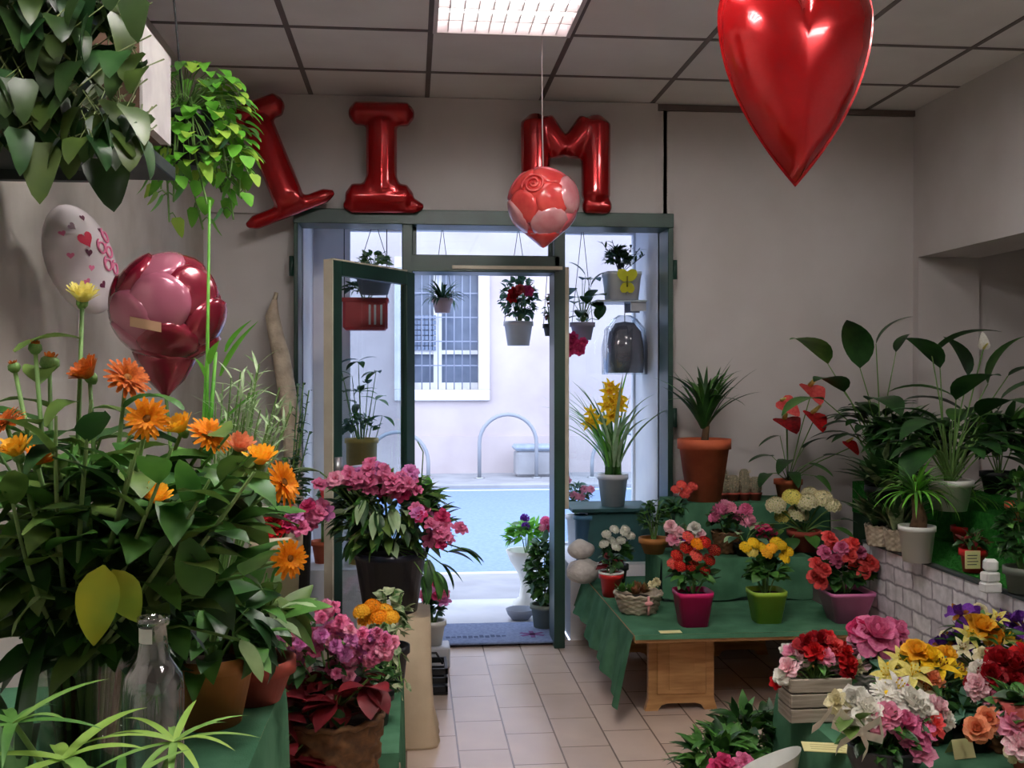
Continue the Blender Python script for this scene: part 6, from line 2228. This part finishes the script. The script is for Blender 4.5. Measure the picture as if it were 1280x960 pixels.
# plants at the table's aisle side (they stand on the floor in front of it)
for (u, v, Y, nm, lab, m) in ((905, 935, 3.05, 'potted_fern', 'bushy green plant low at the bottom edge before the low table', [0, 2, 2]), (940, 905, 3.22, 'potted_fern', 'darker leafy plant between the silk flowers and the low table', [0, 0, 2])):
    p = at(u, v, Y)
    t = thing(nm, lab, 'potted plant', (p.x, Y, .002))
    hh = p.z - .16
    make_pot(t, .085, .065, hh, POTBLACK)
    b = MB()
    bush(b, (0, 0, hh + .12), .16, .13, .11, 170, .085, .030, 'lance', m, .8, 10, (0, 0, hh - .03), -.5)
    b.build('foliage', [GDARK, STEMG, GMID], t)
    if Y < 3.1:
        for (uu, vv) in ((905, 953), (918, 958), (930, 952), (895, 960)):
            q = at(uu, vv, Y - .13) - t.location
            bloom(t, 'azalea', P_HOT if uu % 2 else P_PINK, .03, q, (0, -.7, .7), P_LPINK)
pc = at(962, 962, 2.72)
t = thing('paper_sleeve', 'white paper sleeve standing between fern and flower table corner', 'wrapping paper', (pc.x, 2.72, .002))
b = MB()
H = pc.z + .02
b.lathe([(.045, 0), (.055, H * .5), (.075, H * .9), (.085, H)], 28, fn=lambda j, k, r, z: .006 * math.sin(k * .9) * z)
b.f = b.f[:-2]
b.m = b.m[:-2]
b.s = b.s[:-2]
b.v = [(x, y, z + (.035 * x / .08 - .02 * y / .08) * (z / H) ** 3) for x, y, z in b.v]
b.build('paper', POTWHITE, t)
# ================================================================== RIGHT BAY AND OUTSIDE THE DOOR
bx0, bx1 = DX1 + .12, FX1 - .05
t = thing('bay_plinth', 'dark teal platform in the right bay under the yellow cymbidium', 'platform', (bx0 + .01, 5.585, BZ + .001))
zp = at(766, 634, 5.66).z - BZ
b = MB().box((.09, .03, 0), (bx1 - bx0 - .02, .30, zp - .02)).box((0, 0, zp - .02), (bx1 - bx0, .36, zp), bev=.003)
b.build('platform', mat('teal_board', C(40, 84, 84), C(30, 66, 68), rough=.6), t)
t = thing('blue_bucket', 'blue grey bucket standing under the front of the bay platform', 'bucket', (at(728, 650, 5.65).x + .01, 5.66, BZ + .001))
make_pot(t, .052, .042, zp - .04, mat('blue_bucket_plastic', C(76, 120, 150), rough=.4), 'bucket_body', soil=False)
yc = 5.72
t = thing('cymbidium', 'yellow flowering orchid with strap leaves in a grey pot in the right bay', 'potted plant', (at(766, 600, yc).x, yc, BZ + zp + .0015))
h = at(766, 592, yc).z - t.location.z
make_pot(t, .082, .064, h, POTGREY, rim=.005, rimh=.03)
b = MB()
for k in range(9):
    a = ru(0, 6.28)
    c = V((math.cos(a) * .035, math.sin(a) * .035, h - .02))
    b.tube([c, c + V((0, 0, .08)), c + V((math.cos(a) * .02, 0, .2))], [.014, .012, .007], 7, 0)
fountain(b, (0, 0, h + .04), 40, .56, .021, .95, 1.5, .9, 'strap', [0, 2, 3], .05, 10, .3, .9, 5.4)
fountain(b, (0, 0, h + .04), 12, .40, .020, 1.35, 1.52, .3, 'strap', [0, 2, 3], .05, 10, .3, -.9, .9)
b.build('foliage', [GMID, STEMG, GBRIGHT, GPALE], t)
b = MB()
b.tube([(0, -.02, h), (.005, -.05, h + .2), (-.0, -.07, h + .42)], .005, 6).tube([(-.02, -.02, h), (-.06, -.05, h + .15), (-.10, -.06, h + .30)], .005, 6)
b.build('stem', STEMG, t)
for (u, v, s) in ((760, 490, .045), (770, 495, .045), (764, 502, .05), (757, 508, .045), (770, 512, .05), (764, 520, .045), (775, 504, .04), (761, 483, .035), (738, 516, .035), (742, 525, .04), (736, 530, .035), (769, 486, .035)):
    q = at(u, v, yc - .07) - t.location
    bloom(t, 'lily', P_YEL, s * 1.3, q, V((ru(-.5, .5), -1, ru(-.2, .5))), P_ORANGE)

# glass shelf with grey pot and butterfly
ys = 5.88
zs = at(780, 376, ys).z
t = thing('glass_shelf', 'grey edged glass shelf high in the right bay', 'shelf', (at(742, 376, ys).x, ys - .1, zs - .012))
MB().box((0, 0, 0), (bx1 - at(742, 376, ys).x + .008, .26, .010)).build('shelf_pane', mat('frosted_shelf', C(170, 182, 190), rough=.3), t)
for yy in (.03, .2):
    MB().box((bx1 - at(742, 376, ys).x - .08, yy, -.05), (bx1 - at(742, 376, ys).x + .008, yy + .012, 0)).build('bracket', STEEL, t)
t = thing('potted_plant', 'pale grey square pot with dark shrub on the glass shelf', 'potted plant', (at(777, 370, ys).x, ys, zs + .0005))
h = at(777, 341, ys).z - zs
make_pot(t, .10, .085, h, POTGREY, sq=6, rim=.003, rimh=.02)
b = MB()
bush(b, (-.02, 0, h + .07), .08, .08, .10, 120, .055, .025, 'lance', [0, 0, 2], .6, 10, (0, 0, h - .02), -.3)
for (u, v) in ((752, 302), (765, 300), (800, 310), (806, 318), (790, 306)):
    q = at(u, v, ys) - t.location
    b.tube([(0, 0, h), q], .002, 4, 1, False)
    for k in range(6):
        b.leaf(V((0, 0, h)).lerp(q, .4 + .1 * k), rdir(0, 1.2), .05, .014, 'lance', .5, .2, 4, 0)
b.build('foliage', [GDARK, IRON, GBLUE], t)
t = thing('butterfly_ornament', 'yellow butterfly ornament clipped before the grey shelf pot', 'ornament', at(784, 352, ys - .12))
b = MB()
for s in (-1, 1):
    b.leaf((0, 0, .01), (s * .8, -.1, .9), .075, .06, 'round', .2, .1, 7, 0, up=V((0, -1, 0)))
    b.leaf((0, 0, -.01), (s * .6, -.1, -1), .06, .05, 'round', .2, .1, 7, 0, up=V((0, -1, 0)))
b.build('wings', mat('butterfly_yellow', C(226, 226, 40), C(206, 200, 30), rough=.5, trans=.3), t)
MB().tube([(0, -.004, -.03), (0, -.004, .03)], .005, 6).tube([(0, 0, -.03), (0, .03, -.07), (0, .11, zs - t.location.z + .002)], .0015, 5).build('body', mat('butterfly_body', C(120, 116, 30), rough=.7), t)

# film wrapped grey bundle below the shelf
t = thing('wrapped_bundle', 'grey bundle in clear film below the glass shelf of the right bay', 'bundle', (at(780, 440, 5.95).x, 5.93, at(780, 466, 5.95).z))
b = MB()
w = .115
H = at(780, 402, 5.93).z - t.location.z
b.lathe([(0, 0), (.10, 0), (.105, .04), (.10, H * .5), (.085, H * .8), (.05, H * .97), (0, H)], 28, sq=1.5, fn=lambda j, k, r, z: .004 * math.sin(k * 2.1 + j))
b.build('bundle_core', mat('slate_cloth', C(104, 104, 116), C(88, 88, 100), rough=.7, scale=8), t)
b = MB()
b.lathe([(.118, -.01), (.122, H * .5), (.11, H * .85), (.06, H * 1.05), (.03, H * 1.12)], 28, sq=1.5, fn=lambda j, k, r, z: .01 * math.sin(k * 2.7 + j * 1.3))
b.build('clear_wrap', CELLO, t)
MB().tube([(0, 0, H), (.0, .0, zs - t.location.z - .012)], .003, 5).build('hanging_cord', POTWHITE, t)
# hanging dark plant with red tips beside the door post
t = thing('hanging_plant', 'dark leaved hanging plant with red blooms behind the door post', 'potted plant', (at(728, 430, 5.9).x, 5.9, at(728, 425, 5.9).z))
make_pot(t, .065, .05, .10, mat('mauve_grey_pot', C(150, 146, 166), rough=.5))
b = MB()
for (u, v) in ((732, 345), (738, 360), (724, 372), (745, 385), (722, 395), (734, 380), (742, 370), (748, 400), (728, 350), (720, 360), (738, 350), (744, 378), (728, 388), (718, 380), (736, 398), (746, 362), (724, 402), (740, 408)):
    q = at(u, v, 5.9 + ru(-.06, .06)) - t.location
    petioled(b, (0, 0, .09), q, rdir(-.4, 1.2), .13, .075, 'ovate', R.choice([0, 0, 2]), 1, .003, .8, .02, 6)
b.build('foliage', [GDARK, STEMG, GMID], t)
for (u, v) in ((713, 430), (722, 432), (716, 422), (728, 428), (712, 438), (724, 438)):
    q = at(u, v, 5.84) - t.location
    bloom(t, 'azalea', P_HOT, .035, q, (ru(-.3, .3), -1, -.2))
for s in (-1, 1):
    MB().tube([(s * .06, 0, .1), (0, 0, BT - t.location.z)], .002, 5).build('hanger_wire', IRON, t)

# low flowering plants at the back of the right bay
t = thing('potted_plant', 'grey leaved plant with pink tips beside the bay bucket', 'potted plant', (at(722, 620, 6.05).x, 6.08, BZ + .001))
make_pot(t, .06, .05, .2, POTGREY)
b = MB()
bush(b, (0, 0, .30), .12, .06, .10, 90, .05, .025, 'ovate', [0, 2], .6, 8, (0, 0, .18), -.5)
b.build('foliage', [GBLUE, STEMG, GDARK], t)
for k in range(6):
    bloom(t, 'azalea', P_LPINK, .025, (ru(-.08, .08), -.05, ru(.3, .42)), (0, -1, .4))

# hanging pots in the entrance passage
def hang(label, u, vt, vb, Y, rt, pm, fol, mats, flowers=()):
    zb = at(u, vb, Y).z
    t = thing('hanging_pot', label, 'hanging plant', (at(u, vb, Y).x, Y, zb))
    h = at(u, vt, Y).z - zb
    make_pot(t, rt, rt * .78, h, pm, rim=.006)
    b = MB()
    fol(b, h)
    b.build('foliage', mats, t)
    for (uu, vv, c) in flowers:
        bloom(t, 'azalea', c, .035, at(uu, vv, Y - .1) - t.location, (0, -1, .3))
    for s in (-1, 1):
        MB().tube([(s * rt, 0, h), (0, 0, BT - zb)], .002, 5).build('hanger_wire', IRON, t)
    return t


hang('grey hanging pot with dense green plant and red blooms in the doorway', 648, 402, 432, 6.05, .082, POTGREY,
     lambda b, h: bush(b, (0, 0, h + .14), .13, .12, .16, 200, .05, .032, 'ovate', [0, 0, 2], .8, 10, (0, 0, h - .02), -.9), [GBLUE, STEMG, GDARK],
     ((642, 366, P_RED), (650, 362, P_CORAL), (640, 372, P_RED), (660, 364, P_HOT)))
hang('small pink hanging pot with arching blue green leaves in the doorway', 553, 373, 391, 6.05, .055, mat('pale_pink_pot', C(206, 180, 190), rough=.6),
     lambda b, h: fountain(b, (0, 0, h), 60, .15, .016, .0, 1.4, 1.5, 'lance', [0, 2], .04, 6), [GBLUE, STEMG, GDARK])
t = hang('small hanging plant with red leaves close to the right door post', 688, 405, 420, 6.05, .04, POTBLACK,
         lambda b, h: bush(b, (-.0, 0, h + .08), .05, .05, .11, 50, .04, .025, 'ovate', [0, 2], .8, 6, (0, 0, h), -.6), [MAROON, STEMG, GBLUE])

# plants beside the door on the passage floor
yo = 5.78
xo = DX1 - .02
t = thing('urn_planter', 'white urn with bright green plant and pink spikes outside the door', 'planter', (at(658, 760, 6.3).x, 6.3, .0135))
hu = at(658, 690, 6.3).z
b = MB()
b.lathe([(0, 0), (.085, 0), (.085, .03), (.045, .06), (.035, .14), (.05, .2), (.10, .28), (.115, hu - .03), (.125, hu), (.11, hu), (.1, hu - .03), (0, hu - .04)], 28)
b.build('urn', POTWHITE, t)
b = MB()
bush(b, (0, 0, hu + .08), .15, .11, .11, 110, .08, .04, 'ovate', [0, 0, 2], .7, 8, (0, 0, hu - .03), -.4)
b.build('foliage', [GBRIGHT, STEMG, GMID], t)
for (u, v, c, s) in ((656, 648, P_PURP, .03), (682, 652, P_PINK, .035), (686, 662, P_HOT, .03), (679, 660, P_LPINK, .03), (657, 658, P_PURP, .028)):
    bloom(t, 'pom', c, s, at(u, v, 6.24) - t.location, (0, -.5, 1))
t = thing('potted_shrub', 'tall trailing green shrub in a grey pot against the right door post', 'potted plant', (at(682, 790, 5.7).x, 5.74, .0135))
make_pot(t, .075, .06, .14, mat('moss_grey_pot', C(130, 140, 128), rough=.8))
b = MB()
bush(b, (-.01, 0, .32), .10, .10, .24, 330, .06, .042, 'ovate', [0, 0, 2, 3], .9, 14, (0, 0, .12), -.85)
b.build('foliage', [GMID, STEMG, GBLUE, GDARK], t)
t = thing('stone_bowl', 'grey stone bowl on the step beside the trailing shrub', 'bowl', (at(650, 772, 6.0).x, 5.98, .0135))
MB().lathe([(0, 0), (.05, 0), (.075, .03), (.085, .06), (.078, .06), (.06, .03), (0, .02)], 22).build('bowl', mat('grey_stone_bowl', C(140, 146, 160), rough=.8), t)
